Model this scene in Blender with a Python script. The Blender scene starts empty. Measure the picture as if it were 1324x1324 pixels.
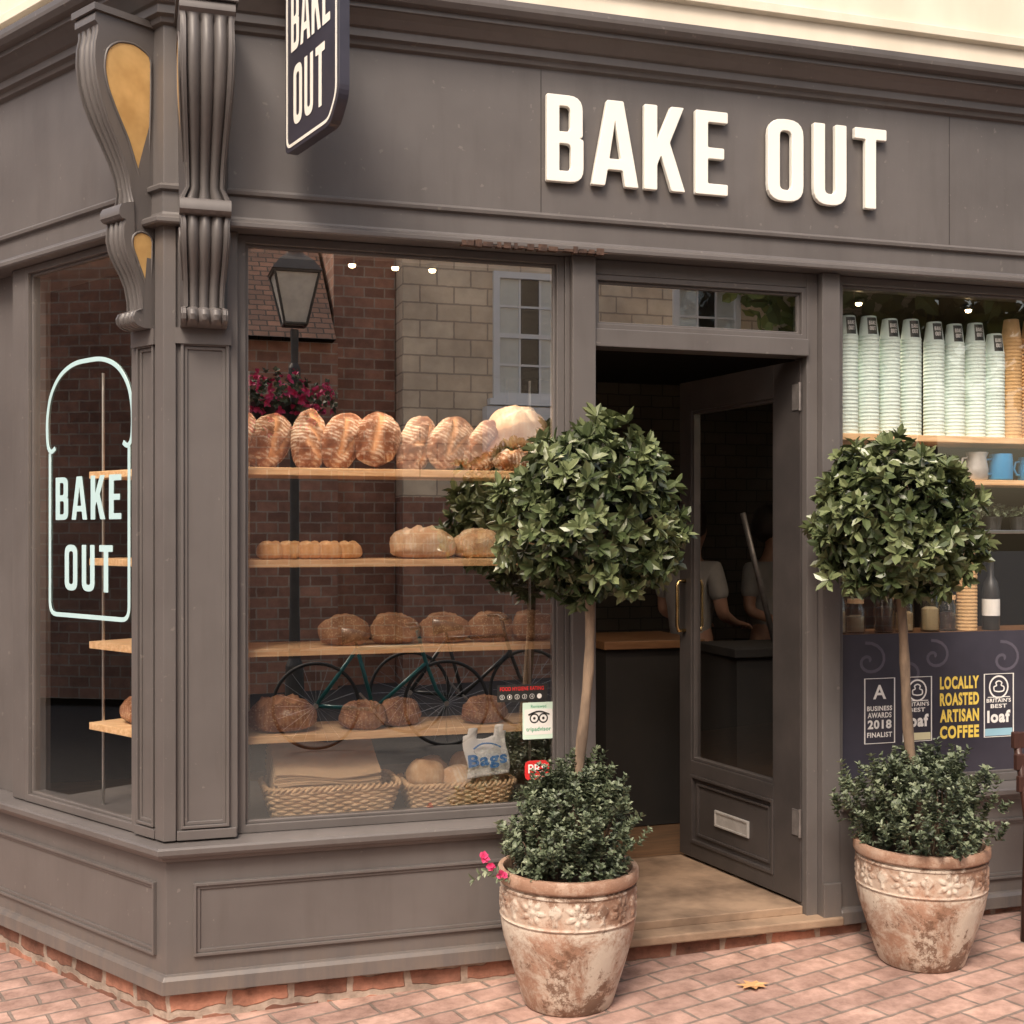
import bpy, bmesh, math, random
from mathutils import Vector, Matrix, noise
random.seed(7)
S = bpy.context.scene
R = math.radians
L = Vector((-.524, .8516, 0)); N = Vector((.8516, .524, 0)); UP = Vector((0, 0, 1))

# ------------------------------------------------------------------ materials
def nt(name):
    m = bpy.data.materials.new(name); m.use_nodes = True
    t = m.node_tree; b = t.nodes['Principled BSDF']
    return m, t, b
def ramp(t, fac, stops):
    r = t.nodes.new('ShaderNodeValToRGB')
    el = r.color_ramp.elements
    while len(el) < len(stops): el.new(.5)
    for e, (p, c) in zip(el, stops):
        e.position = p; e.color = (*c, 1) if len(c) == 3 else c
    t.links.new(fac, r.inputs[0]); return r.outputs[0]
def noisen(t, vec, scale, detail=3, rough=.6, dist=0):
    n = t.nodes.new('ShaderNodeTexNoise'); n.inputs['Scale'].default_value = scale
    n.inputs['Detail'].default_value = detail; n.inputs['Roughness'].default_value = rough
    n.inputs['Distortion'].default_value = dist
    if vec is not None: t.links.new(vec, n.inputs['Vector'])
    return n.outputs['Fac']
def coords(t, kind='Object', scale=(1, 1, 1), rot=(0, 0, 0), loc=(0, 0, 0)):
    c = t.nodes.new('ShaderNodeTexCoord'); m = t.nodes.new('ShaderNodeMapping')
    m.inputs['Scale'].default_value = scale; m.inputs['Rotation'].default_value = rot; m.inputs['Location'].default_value = loc
    t.links.new(c.outputs[kind], m.inputs[0]); return m.outputs[0]
def mix(t, fac, a, b, mode='MIX'):
    n = t.nodes.new('ShaderNodeMix'); n.data_type = 'RGBA'; n.blend_type = mode
    for s, v in ((n.inputs[0], fac), (n.inputs[6], a), (n.inputs[7], b)):
        if isinstance(v, (int, float)): s.default_value = v
        elif isinstance(v, tuple): s.default_value = (*v, 1)
        else: t.links.new(v, s)
    return n.outputs[2]
def bump(t, b, h, strength=.3, dist=.01):
    n = t.nodes.new('ShaderNodeBump'); n.inputs['Strength'].default_value = strength
    n.inputs['Distance'].default_value = dist
    t.links.new(h, n.inputs['Height']); t.links.new(n.outputs[0], b.inputs['Normal'])
def mulv(t, a, k):
    n = t.nodes.new('ShaderNodeMath'); n.operation = 'MULTIPLY'; n.inputs[1].default_value = k
    t.links.new(a, n.inputs[0]); return n.outputs[0]
def M(name, c1, c2=None, rough=.6, ns=8, bs=0, bscale=60, metal=0, stretch=(1, 1, 1), lo=.35, hi=.65, bd=.004, spec=None):
    m, t, b = nt(name)
    v = coords(t, 'Object', stretch)
    c2 = c2 or tuple(x * .8 for x in c1)
    f = noisen(t, v, ns)
    t.links.new(ramp(t, f, [(lo, c1), (hi, c2)]), b.inputs['Base Color'])
    b.inputs['Roughness'].default_value = rough; b.inputs['Metallic'].default_value = metal
    if spec is not None: b.inputs['Specular IOR Level'].default_value = spec
    if bs: bump(t, b, noisen(t, v, bscale, 3), bs, bd)
    return m
def emis(name, c, s):
    m, t, b = nt(name); b.inputs['Base Color'].default_value = (*c, 1)
    b.inputs['Emission Color'].default_value = (*c, 1); b.inputs['Emission Strength'].default_value = s
    return m
def paint_mat():
    m, t, b = nt('charcoal_satin_paint')
    v = coords(t)
    vs = coords(t, 'Object', (6, 6, .8))
    base = ramp(t, noisen(t, v, 2.0, 4, .6), [(.3, (.098, .088, .085)), (.7, (.130, .118, .114))])
    streak = ramp(t, noisen(t, vs, 3, 3, .6), [(.5, (1, 1, 1)), (.8, (.88, .87, .86))])
    c = mix(t, 1.0, base, streak, 'MULTIPLY')
    spots = ramp(t, noisen(t, v, 38, 2, .5), [(.71, (0, 0, 0)), (.75, (1, 1, 1))])
    c = mix(t, mulv(t, spots, .35), c, (.26, .23, .21))
    sp = t.nodes.new('ShaderNodeSeparateXYZ'); t.links.new(v, sp.inputs[0])
    mr = t.nodes.new('ShaderNodeMapRange'); mr.inputs['From Min'].default_value = .16; mr.inputs['From Max'].default_value = .0
    t.links.new(sp.outputs['Z'], mr.inputs['Value'])
    mm = t.nodes.new('ShaderNodeMath'); mm.operation = 'MULTIPLY'; mm.use_clamp = True
    t.links.new(mr.outputs[0], mm.inputs[0]); t.links.new(ramp(t, noisen(t, vs, 3, 4, .7), [(.35, (0, 0, 0)), (.65, (1, 1, 1))]), mm.inputs[1])
    c = mix(t, mulv(t, mm.outputs[0], .55), c, (.21, .165, .135))
    t.links.new(c, b.inputs['Base Color'])
    b.inputs['Roughness'].default_value = .40
    bump(t, b, noisen(t, v, 30, 3, .6), .12, .003)
    return m
PAINT = paint_mat()
PAINT_DK = M('dark_door_paint', (.042, .037, .036), (.058, .050, .048), .36, 5, .10, 50)
def brick_mat(name, c1, c2, mortar, scale, kind='UV', rot=(0, 0, 0), msize=.02, var=.5, bstr=.6, dirt=(.5, .45, .42), rw=.5, rh=.25, wob=.012):
    m, t, b = nt(name)
    v = coords(t, kind, (1, 1, 1), rot)
    n3 = t.nodes.new('ShaderNodeTexNoise'); n3.inputs['Scale'].default_value = 14; n3.inputs['Detail'].default_value = 1; t.links.new(v, n3.inputs['Vector'])
    sub = t.nodes.new('ShaderNodeVectorMath'); sub.operation = 'SUBTRACT'; sub.inputs[1].default_value = (.5, .5, .5); t.links.new(n3.outputs['Color'], sub.inputs[0])
    sc = t.nodes.new('ShaderNodeVectorMath'); sc.operation = 'SCALE'; sc.inputs[3].default_value = wob; t.links.new(sub.outputs[0], sc.inputs[0])
    ad = t.nodes.new('ShaderNodeVectorMath'); ad.operation = 'ADD'; t.links.new(v, ad.inputs[0]); t.links.new(sc.outputs[0], ad.inputs[1])
    k = t.nodes.new('ShaderNodeTexBrick'); t.links.new(ad.outputs[0], k.inputs['Vector'])
    k.inputs['Scale'].default_value = scale; k.inputs['Color1'].default_value = (*c1, 1); k.inputs['Color2'].default_value = (*c2, 1)
    k.inputs['Mortar'].default_value = (*mortar, 1); k.inputs['Mortar Size'].default_value = msize; k.inputs['Mortar Smooth'].default_value = .25
    k.inputs['Brick Width'].default_value = rw; k.inputs['Row Height'].default_value = rh
    f = ramp(t, noisen(t, v, 9, 4, .7), [(.3, dirt), (.65, (1.1, 1.08, 1.05))])
    c = mix(t, var, k.outputs['Color'], mix(t, 1.0, k.outputs['Color'], f, 'MULTIPLY'))
    f2 = ramp(t, noisen(t, v, 1.3, 3, .6), [(.35, (.76, .74, .74)), (.7, (1.15, 1.12, 1.1))])
    c = mix(t, 1.0, c, f2, 'MULTIPLY')
    t.links.new(c, b.inputs['Base Color']); b.inputs['Roughness'].default_value = .85
    inv = t.nodes.new('ShaderNodeMath'); inv.operation = 'MULTIPLY_ADD'; inv.inputs[1].default_value = -1; inv.inputs[2].default_value = 1
    t.links.new(k.outputs['Fac'], inv.inputs[0])
    if bstr:
        ad2 = t.nodes.new('ShaderNodeMath'); ad2.operation = 'MULTIPLY_ADD'; ad2.inputs[1].default_value = .45
        t.links.new(noisen(t, v, 70, 3), ad2.inputs[0]); t.links.new(inv.outputs[0], ad2.inputs[2])
        bump(t, b, ad2.outputs[0], bstr, .008)
    return m
FOUND = brick_mat('foundation_brick', (.44, .21, .145), (.19, .09, .065), (.40, .33, .28), 3.3, 'UV', msize=.045, var=1.0, rw=.66, wob=.04, dirt=(.4, .38, .36))
PAVE = brick_mat('paving_brick', (.53, .36, .305), (.39, .26, .225), (.25, .205, .18), 2.4, 'Object', (0, 0, R(-14)), .016, .95, bstr=.8)
HOUSEB = brick_mat('old_red_brick', (.56, .29, .20), (.32, .16, .11), (.5, .42, .34), 2.2, 'UV', msize=.02, bstr=0)
STONE = brick_mat('pale_ashlar', (.94, .80, .60), (.86, .71, .52), (.52, .43, .33), 1.3, 'UV', msize=.014, dirt=(.85, .8, .75), bstr=0)
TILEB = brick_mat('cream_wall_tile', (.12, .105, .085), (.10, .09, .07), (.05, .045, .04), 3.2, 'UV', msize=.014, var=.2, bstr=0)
ROOFT = brick_mat('clay_roof_tile', (.34, .18, .12), (.20, .11, .08), (.05, .035, .03), 3.0, 'UV', msize=.03, bstr=0)
CREAM = M('cream_render', (.78, .70, .58), (.66, .59, .48), .8, 3, .25, 40, stretch=(1, 1, .5))
WHITE = M('cream_white_lettering', (.86, .84, .77), (.83, .81, .74), .5, 4)
DECAL = M('pale_blue_vinyl', (.46, .64, .67), (.42, .60, .63), .6, 6)
GOLD = M('gold_paint', (.66, .43, .18), (.50, .31, .12), .38, 9, .15, 40, metal=.1)
WOOD = M('pine_shelf_wood', (.88, .60, .34), (.68, .40, .19), .5, 5, .1, 30, stretch=(1.2, 14, 14))
WOODD = M('dark_counter_wood', (.22, .11, .05), (.15, .07, .03), .45, 6, .1, 30, stretch=(1, 9, 9))
REDWOOD = M('stained_red_wood', (.065, .027, .02), (.04, .017, .013), .4, 8, .1, 40, stretch=(6, 6, 1))
STEPST = M('worn_step_stone', (.34, .235, .16), (.15, .10, .068), .75, 4.5, .7, 45, lo=.38, hi=.68)
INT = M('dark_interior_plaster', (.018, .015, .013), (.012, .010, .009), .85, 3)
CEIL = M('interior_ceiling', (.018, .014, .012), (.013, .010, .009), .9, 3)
FLOORW = M('interior_floor_boards', (.18, .10, .055), (.10, .06, .035), .5, 5, stretch=(1, 8, 1))
ASPH = M('asphalt', (.055, .052, .05), (.075, .07, .067), .85, 30, .5, 120)
KERBM = M('kerb_stone', (.28, .25, .22), (.2, .18, .16), .8, 8)
STEEL = M('brushed_steel', (.6, .58, .56), (.5, .48, .46), .28, 20, metal=1)
ALU = M('satin_aluminium', (.52, .50, .48), (.42, .40, .38), .4, 20, metal=.4)
HINGEM = M('dull_hinge_metal', (.24, .22, .21), (.17, .155, .15), .45, 30, metal=.5)
BRASS = M('polished_brass', (.75, .56, .28), (.6, .44, .2), .25, 12, metal=1)
BLACK = M('black_metal', (.02, .02, .02), (.03, .03, .03), .4, 12)
LAMPB = M('weathered_lamp_iron', (.05, .048, .045), (.07, .066, .062), .5, 12)
NAVY = M('navy_sign_vinyl', (.036, .034, .048), (.048, .045, .062), .35, 5)
RED = M('red_sticker', (.65, .03, .03), (.6, .03, .03), .5)
YELLOW = M('yellow_lettering', (.88, .66, .12), (.84, .62, .12), .5)
BLUE = M('blue_print', (.06, .22, .52), (.05, .2, .5), .5)
GREEN = M('green_print', (.05, .36, .20), (.05, .34, .18), .5)
MINT = M('pale_mint_card', (.66, .82, .70), (.62, .78, .66), .6)
PAPERW = M('white_paper', (.84, .82, .78), (.80, .78, .74), .7)
CREAMP = M('pale_yellow_print', (.70, .66, .42), (.66, .62, .4), .6)
SKYBL = M('pale_blue_print', (.32, .55, .66), (.3, .52, .62), .5)
KRAFT = M('kraft_paper', (.62, .43, .26), (.52, .35, .20), .8, 5, .25, 25)
CUPW = M('white_paper_cup', (.72, .84, .79), (.68, .80, .75), .9, 20, spec=.08)
CUPB = M('kraft_paper_cup', (.66, .43, .22), (.60, .38, .18), .8, 20, spec=.1)
MUGB = M('blue_glazed_mug', (.04, .26, .52), (.03, .22, .45), .2)
SOIL = M('potting_soil', (.035, .02, .014), (.06, .035, .02), .95, 30, .8, 60)
BARK = M('bay_bark', (.24, .17, .115), (.12, .085, .06), .8, 22, .7, 70, stretch=(1, 1, .3))
SKIN = M('skin', (.40, .22, .15), (.36, .20, .14), .5, 8)
TSHIRT = M('white_cotton', (.34, .32, .30), (.27, .255, .24), .85, 6, .3, 20)
TROUSER = M('dark_trousers', (.03, .03, .035), (.02, .02, .025), .8)
HAIR = M('dark_hair', (.03, .018, .012), (.018, .01, .008), .5, 30, .4, 90, stretch=(4, 4, 1))
WHITEP = M('white_window_paint', (.92, .91, .89), (.87, .86, .84), .5)
CURT = M('white_curtain', (.88, .86, .83), (.8, .78, .75), .8)
TEAL = M('teal_frame_paint', (.012, .14, .135), (.01, .11, .11), .3)
RUBBER = M('tyre_rubber', (.02, .02, .02), (.03, .03, .03), .7)
PINK = M('pink_petal', (.70, .06, .20), (.58, .05, .16), .6, 30)
WICKER = M('woven_willow', (.82, .58, .35), (.58, .37, .19), .55, 18, .3, 60)
DEADWOOD = M('rotten_wood', (.09, .05, .035), (.035, .02, .016), .9, 30, .8, 60)

def glass_mat(name, k=2.2, add=.05, tint=(1, 1, 1)):
    # reflectance k*schlick + add, symmetric for both sides of the pane
    m, t, b = nt(name); t.nodes.remove(b)
    out = t.nodes['Material Output']
    tr = t.nodes.new('ShaderNodeBsdfTransparent'); tr.inputs[0].default_value = (*tint, 1)
    gl = t.nodes.new('ShaderNodeBsdfGlossy'); gl.inputs['Roughness'].default_value = 0; gl.inputs['Color'].default_value = (1, .97, .93, 1)
    ge = t.nodes.new('ShaderNodeNewGeometry')
    dt = t.nodes.new('ShaderNodeVectorMath'); dt.operation = 'DOT_PRODUCT'; t.links.new(ge.outputs['Normal'], dt.inputs[0]); t.links.new(ge.outputs['Incoming'], dt.inputs[1])
    def ma(op, a, bb=None, cc=None, clamp=False):
        n = t.nodes.new('ShaderNodeMath'); n.operation = op; n.use_clamp = clamp
        for i, v in enumerate((a, bb, cc)):
            if v is None: continue
            if isinstance(v, (int, float)): n.inputs[i].default_value = v
            else: t.links.new(v, n.inputs[i])
        return n.outputs[0]
    c = ma('ABSOLUTE', dt.outputs['Value']); c = ma('SUBTRACT', 1.0, c, None, True); c = ma('POWER', c, 5.0)
    c = ma('MULTIPLY_ADD', c, .96, .04); c = ma('MULTIPLY_ADD', c, k, add, True)
    mx = t.nodes.new('ShaderNodeMixShader'); t.links.new(c, mx.inputs[0])
    t.links.new(tr.outputs[0], mx.inputs[1]); t.links.new(gl.outputs[0], mx.inputs[2]); t.links.new(mx.outputs[0], out.inputs[0])
    return m
GLASS = glass_mat('shop_window_glass', 1.9, .40)
GLASSL = glass_mat('side_window_glass', 2.2, .06)
GLASSD = glass_mat('door_glass', 2.0, .12)
GLASS2 = glass_mat('clear_glass', 1.2, .02, (.9, .93, .92))

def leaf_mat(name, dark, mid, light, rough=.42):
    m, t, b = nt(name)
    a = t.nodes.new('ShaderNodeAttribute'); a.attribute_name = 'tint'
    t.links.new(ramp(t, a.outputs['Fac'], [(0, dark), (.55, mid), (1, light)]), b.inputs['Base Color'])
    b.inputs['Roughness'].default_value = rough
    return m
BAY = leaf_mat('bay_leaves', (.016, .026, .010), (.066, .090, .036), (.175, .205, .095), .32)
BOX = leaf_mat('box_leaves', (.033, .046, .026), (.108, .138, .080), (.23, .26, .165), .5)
TREEL = leaf_mat('street_tree_leaves', (.05, .08, .015), (.14, .19, .05), (.3, .34, .10), .6)

def bread_mat(name, dark, mid, light, flour=.5, seeds=False):
    m, t, b = nt(name)
    v = coords(t)
    c = ramp(t, noisen(t, v, 14, 4, .65), [(.28, dark), (.5, mid), (.72, light)])
    geo = t.nodes.new('ShaderNodeAttribute'); geo.attribute_name = 'cut'
    if flour:
        w = t.nodes.new('ShaderNodeTexWave'); w.inputs['Scale'].default_value = 22; w.inputs['Distortion'].default_value = 4; w.inputs['Detail'].default_value = 3
        w.wave_type = 'BANDS'; w.bands_direction = 'X'; w.inputs['Detail Scale'].default_value = 1.5
        t.links.new(v, w.inputs[0])
        f = ramp(t, w.outputs['Fac'], [(.35, (.2, .2, .2)), (.75, (1, 1, 1))])
        f2 = ramp(t, noisen(t, v, 13, 5, .8), [(.42, (0, 0, 0)), (.58, (1, 1, 1))])
        ff = mix(t, 1.0, f, f2, 'MULTIPLY')
        c = mix(t, mulv(t, ff, flour), c, (.82, .73, .60))
    c = mix(t, geo.outputs['Fac'], c, tuple(min(1, x * 1.2 + .05) for x in light))
    if seeds:
        vo = t.nodes.new('ShaderNodeTexVoronoi'); vo.inputs['Scale'].default_value = 130; t.links.new(v, vo.inputs['Vector'])
        sp = ramp(t, vo.outputs['Distance'], [(.28, (1, 1, 1)), (.42, (0, 0, 0))])
        pick = ramp(t, noisen(t, v, 60, 2), [(.42, (0, 0, 0)), (.5, (1, 1, 1))])
        inv = mix(t, 1.0, sp, pick, 'MULTIPLY')
        k = mix(t, geo.outputs['Fac'], inv, (0, 0, 0))
        c = mix(t, mulv(t, k, .6), c, (.62, .45, .26))
        bump(t, b, sp, .6, .004)
    else:
        bump(t, b, noisen(t, v, 45, 5, .75), .8, .006)
    t.links.new(c, b.inputs['Base Color']); b.inputs['Roughness'].default_value = .75; b.inputs['Specular IOR Level'].default_value = .2
    return m
SOUR = bread_mat('sourdough_crust', (.11, .036, .014), (.27, .10, .04), (.52, .26, .11), .85)
PALE = bread_mat('floured_crust', (.48, .26, .13), (.68, .44, .25), (.80, .62, .42), .5)
PLAIT = bread_mat('golden_roll_crust', (.45, .20, .07), (.66, .36, .14), (.78, .50, .24), .2)
SEED = bread_mat('seeded_crust', (.13, .06, .028), (.26, .13, .06), (.46, .26, .13), 0, True)
DARKB = bread_mat('dark_rye_crust', (.13, .05, .022), (.27, .11, .05), (.42, .20, .09), .15, True)
BUN = bread_mat('soft_bun_crust', (.5, .28, .13), (.66, .42, .22), (.78, .58, .36), .2)

def pot_mat():
    m, t, b = nt('weathered_terracotta')
    v = coords(t)
    terra = ramp(t, noisen(t, v, 12, 4, .6), [(.3, (.23, .125, .08)), (.7, (.39, .235, .165))])
    f = ramp(t, noisen(t, v, 5.0, 7, .80, .6), [(.42, (0, 0, 0)), (.56, (1, 1, 1))])
    c = mix(t, mulv(t, f, .85), terra, (.58, .52, .44))
    a = t.nodes.new('ShaderNodeAttribute'); a.attribute_name = 'tint'
    f3 = ramp(t, noisen(t, coords(t, loc=(3, 1, 2)), 4.5, 7, .80), [(.52, (0, 0, 0)), (.57, (1, 1, 1))])
    c = mix(t, mulv(t, f3, .9), c, (.15, .08, .05))
    c = mix(t, mulv(t, a.outputs['Fac'], .75), c, (.36, .21, .14))
    t.links.new(c, b.inputs['Base Color']); b.inputs['Roughness'].default_value = .6
    bump(t, b, noisen(t, v, 50, 4, .7), .45, .005)
    return m
POT = pot_mat()

# ------------------------------------------------------------------ geometry helpers
def fM(a, o, z): return Vector((a, -o, z))
def fL(a, o, z): return L * a - N * o + UP * z
def fW(a, o, z): return Vector((a, o, z))
class G:
    def __init__(s): s.v = []; s.f = []; s.uv = []; s.t = []
    def add(s, vs, fs, uvs=None, tint=0):
        n = len(s.v); s.v += [tuple(v) for v in vs]; s.t += [tint] * len(vs)
        for i, f in enumerate(fs):
            s.f.append(tuple(x + n for x in f)); s.uv.append(uvs[i] if uvs else None)
        return s
    def box(s, a0, a1, o0, o1, z0, z1, fr=fM):
        vs = [fr(a, o, z) for z in (z0, z1) for o in (o0, o1) for a in (a0, a1)]
        fs = [(0, 1, 3, 2), (4, 6, 7, 5), (0, 4, 5, 1), (2, 3, 7, 6), (0, 2, 6, 4), (1, 5, 7, 3)]
        cc = [(a, o, z) for z in (z0, z1) for o in (o0, o1) for a in (a0, a1)]
        uv = []
        for k, f in enumerate(fs):
            uv.append([((cc[i][0], cc[i][1]) if k < 2 else (cc[i][0], cc[i][2]) if k < 4 else (cc[i][1], cc[i][2])) for i in f])
        return s.add(vs, fs, uv)
    def ring(s, a0, a1, z0, z1, w, o0, o1, fr=fM):
        vs = []
        for o in (o0, o1):
            for k in (0, w):
                vs += [fr(a0 + k, o, z0 + k), fr(a1 - k, o, z0 + k), fr(a1 - k, o, z1 - k), fr(a0 + k, o, z1 - k)]
        fs = []
        for i in range(4):
            j = (i + 1) % 4
            fs += [(i, j, 4 + j, 4 + i), (8 + i, 12 + i, 12 + j, 8 + j), (i, 8 + i, 8 + j, j), (4 + i, 4 + j, 12 + j, 12 + i)]
        return s.add(vs, fs)
    def moulding(s, a0, a1, z0, z1, fr=fM, o=0):
        s.ring(a0, a1, z0, z1, .010, o - .01, o + .014, fr)
        s.ring(a0 + .0102, a1 - .0102, z0 + .0102, z1 - .0102, .012, o - .01, o + .006, fr)
        return s
    def sweep(s, prof, paths):
        n = len(prof); vs = []
        for fn, u in paths: vs += [fn(o, z) for o, z in prof]
        fs = []; uv = []
        for k in range(len(paths) - 1):
            for i in range(n):
                j = (i + 1) % n
                fs.append((k * n + i, k * n + j, (k + 1) * n + j, (k + 1) * n + i))
                zi, zj = prof[i][1], prof[j][1]
                if abs(zi - zj) < 1e-5: zj = zi + .1
                uv.append([(paths[k][1], zi), (paths[k][1], zj), (paths[k + 1][1], zj), (paths[k + 1][1], zi)])
        fs.append(tuple(range(n))); uv.append([(0, 0)] * n)
        fs.append(tuple(range((len(paths) - 1) * n, len(paths) * n))); uv.append([(0, 0)] * n)
        return s.add(vs, fs, uv)
    def tube(s, pts, rad, seg=8, closed=False, tint=0):
        pts = [Vector(p) for p in pts]; n = len(pts)
        if not isinstance(rad, (list, tuple)): rad = [rad] * n
        vs = []; prev = None
        for i, p in enumerate(pts):
            if closed: d = pts[(i + 1) % n] - pts[i - 1]
            else: d = pts[min(i + 1, n - 1)] - pts[max(i - 1, 0)]
            d.normalize()
            ref = prev if prev is not None else (Vector((0, 0, 1)) if abs(d.z) < .9 else Vector((1, 0, 0)))
            x = (ref - d * ref.dot(d))
            if x.length < 1e-6: x = d.orthogonal()
            x.normalize(); y = d.cross(x); prev = x
            for k in range(seg):
                a = 2 * math.pi * k / seg; vs.append(p + (x * math.cos(a) + y * math.sin(a)) * rad[i])
        fs = []
        for i in range(n if closed else n - 1):
            j = (i + 1) % n
            for k in range(seg):
                l = (k + 1) % seg; fs.append((i * seg + k, i * seg + l, j * seg + l, j * seg + k))
        if not closed: fs += [tuple(range(seg)), tuple(range((n - 1) * seg, n * seg))]
        return s.add(vs, fs, None, tint)
    def lathe(s, prof, seg=32, c=(0, 0, 0), fn=None):
        vs = []; c = Vector(c)
        for r, z in prof:
            for k in range(seg):
                a = 2 * math.pi * k / seg; rr = r + (fn(a, z, r) if fn else 0)
                vs.append(c + Vector((rr * math.cos(a), rr * math.sin(a), z)))
        fs = []
        for i in range(len(prof) - 1):
            for k in range(seg):
                l = (k + 1) % seg; fs.append((i * seg + k, i * seg + l, (i + 1) * seg + l, (i + 1) * seg + k))
        fs += [tuple(range(seg)), tuple(range((len(prof) - 1) * seg, len(prof) * seg))]
        return s.add(vs, fs)
    def obj(s, name, mat, parent=None, loc=(0, 0, 0), smooth=False, bevel=0, recalc=True, attr=None, **kw):
        me = bpy.data.meshes.new(name); me.from_pydata(s.v, [], s.f)
        if any(u is not None for u in s.uv):
            ul = me.uv_layers.new(name='UVMap'); k = 0
            for f, u in zip(s.f, s.uv):
                for i in range(len(f)):
                    ul.data[k].uv = u[i] if u else (0, 0); k += 1
        if attr:
            at = me.attributes.new(attr, 'FLOAT', 'POINT'); at.data.foreach_set('value', [float(x) for x in s.t])
        if recalc:
            bm = bmesh.new(); bm.from_mesh(me); bmesh.ops.recalc_face_normals(bm, faces=bm.faces); bm.to_mesh(me); bm.free()
        me.materials.append(mat)
        if smooth: me.shade_smooth()
        return link(name, me, parent, loc, bevel, **kw)
def link(name, me, parent=None, loc=(0, 0, 0), bevel=0, label=None, cat=None, kind=None, group=None, rot=None):
    o = bpy.data.objects.new(name, me); S.collection.objects.link(o)
    o.location = loc
    if rot: o.rotation_euler = rot
    if parent: o.parent = parent
    if bevel:
        b = o.modifiers.new('bevel', 'BEVEL'); b.width = bevel; b.segments = 2; b.limit_method = 'ANGLE'; b.angle_limit = R(40); b.harden_normals = False
    if label: o['label'] = label
    if cat: o['category'] = cat
    if kind: o['kind'] = kind
    if group: o['group'] = group
    return o
def empty(name, loc=(0, 0, 0), label=None, cat=None, **kw):
    o = link(name, None, None, loc, label=label, cat=cat, **kw); o.empty_display_size = .1; return o
def smooth_sharp(o, ang=40):
    me = o.data; me.shade_smooth()
    bm = bmesh.new(); bm.from_mesh(me)
    for e in bm.edges:
        if len(e.link_faces) == 2 and e.calc_face_angle(0) > R(ang): e.smooth = False
    bm.to_mesh(me); bm.free()

# ---- lettering
def rnd(pts, r, n=3):
    out = []; m = len(pts)
    for i in range(m):
        rr = pts[i][2] if len(pts[i]) > 2 else r
        p = Vector(pts[i][:2]); a = Vector(pts[i - 1][:2]) - p; b = Vector(pts[(i + 1) % m][:2]) - p
        k = min(rr, a.length * .45, b.length * .45)
        p0 = p + a.normalized() * k; p1 = p + b.normalized() * k
        for j in range(n + 1):
            t = j / n; q = p0 * (1 - t) ** 2 + p * 2 * t * (1 - t) + p1 * t * t; out.append((q.x, q.y))
    return out
c_ = .02
GL = {
 'B': (.45, [([(0, 0), (.45, 0, .17), (.45, .50, .10), (.40, .515, .02), (.44, .53, .10), (.44, 1, .17), (0, 1)], c_), ([(.155, .13), (.295, .13, .06), (.295, .44, .06), (.155, .44)], .01), ([(.155, .58), (.285, .58, .06), (.285, .87, .06), (.155, .87)], .01)]),
 'A': (.54, [([(0, 0), (.155, 0), (.185, .19), (.355, .19), (.385, 0), (.54, 0), (.365, 1), (.175, 1)], c_), ([(.205, .32), (.335, .32), (.27, .76)], .01)]),
 'K': (.49, [([(0, 0), (.155, 0), (.155, .30), (.20, .41), (.325, 0), (.49, 0), (.305, .57), (.475, 1), (.315, 1), (.155, .60), (.155, 1), (0, 1)], c_)]),
 'E': (.40, [([(0, 0), (.40, 0), (.40, .135), (.155, .135), (.155, .43), (.355, .43), (.355, .565), (.155, .565), (.155, .865), (.40, .865), (.40, 1), (0, 1)], c_)]),
 'O': (.46, [([(0, 0), (.46, 0), (.46, 1), (0, 1)], .2), ([(.155, .14), (.305, .14), (.305, .86), (.155, .86)], .07)]),
 'U': (.45, [([(0, 0, .2), (.45, 0, .2), (.45, 1), (.295, 1), (.295, .14, .07), (.155, .14, .07), (.155, 1), (0, 1)], c_)]),
 'T': (.46, [([(.152, 0), (.308, 0), (.308, .86), (.46, .86), (.46, 1), (0, 1), (0, .86), (.152, .86)], c_)]),
}
def curve_to(me_curve):
    o = bpy.data.objects.new('tmp', me_curve); S.collection.objects.link(o)
    dg = bpy.context.evaluated_depsgraph_get(); dg.update()
    me = bpy.data.meshes.new_from_object(o.evaluated_get(dg))
    vs = [v.co.copy() for v in me.vertices]; fs = [tuple(p.vertices) for p in me.polygons]
    bpy.data.objects.remove(o); bpy.data.meshes.remove(me); bpy.data.curves.remove(me_curve)
    return vs, fs
GC = {}
def glyph(ch, h, ext=.0, bev=.0):
    key = (ch, h, ext, bev)
    if key in GC: return GC[key]
    w, loops = GL[ch]
    cu = bpy.data.curves.new('g', 'CURVE'); cu.dimensions = '2D'; cu.fill_mode = 'BOTH'
    for pts, r in loops:
        q = rnd(pts, r, 5); sp = cu.splines.new('POLY'); sp.points.add(len(q) - 1)
        for p, (x, y) in zip(sp.points, q): p.co = (x * h, y * h, 0, 1)
        sp.use_cyclic_u = True
    cu.extrude = max(ext - bev, 0); cu.bevel_depth = bev; cu.bevel_resolution = 2
    if bev: cu.offset = -bev
    vs, fs = curve_to(cu); GC[key] = (w * h, vs, fs)
    return GC[key]
def text_v(body, w=None, h=None, bold=0.0, ext=0):
    cu = bpy.data.curves.new('t', 'FONT'); cu.body = body; cu.offset = bold; cu.extrude = ext; cu.size = 1; cu.space_character = 1 + bold * 3
    cu.align_x = 'CENTER'; cu.resolution_u = 4
    vs, fs = curve_to(cu)
    x0 = min(v.x for v in vs); x1 = max(v.x for v in vs); y0 = min(v.y for v in vs); y1 = max(v.y for v in vs)
    sy = (h / (y1 - y0)) if h else (w / (x1 - x0)); sx = (w / (x1 - x0)) if w else sy
    return [Vector(((v.x - x0) * sx, (v.y - y0) * sy, v.z)) for v in vs], fs
def frm(right, origin):
    right = Vector(right).normalized(); out = right.cross(UP)
    m = Matrix.Identity(4)
    for i in range(3): m[i][0] = right[i]; m[i][1] = UP[i]; m[i][2] = out[i]; m[i][3] = origin[i]
    return m
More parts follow.
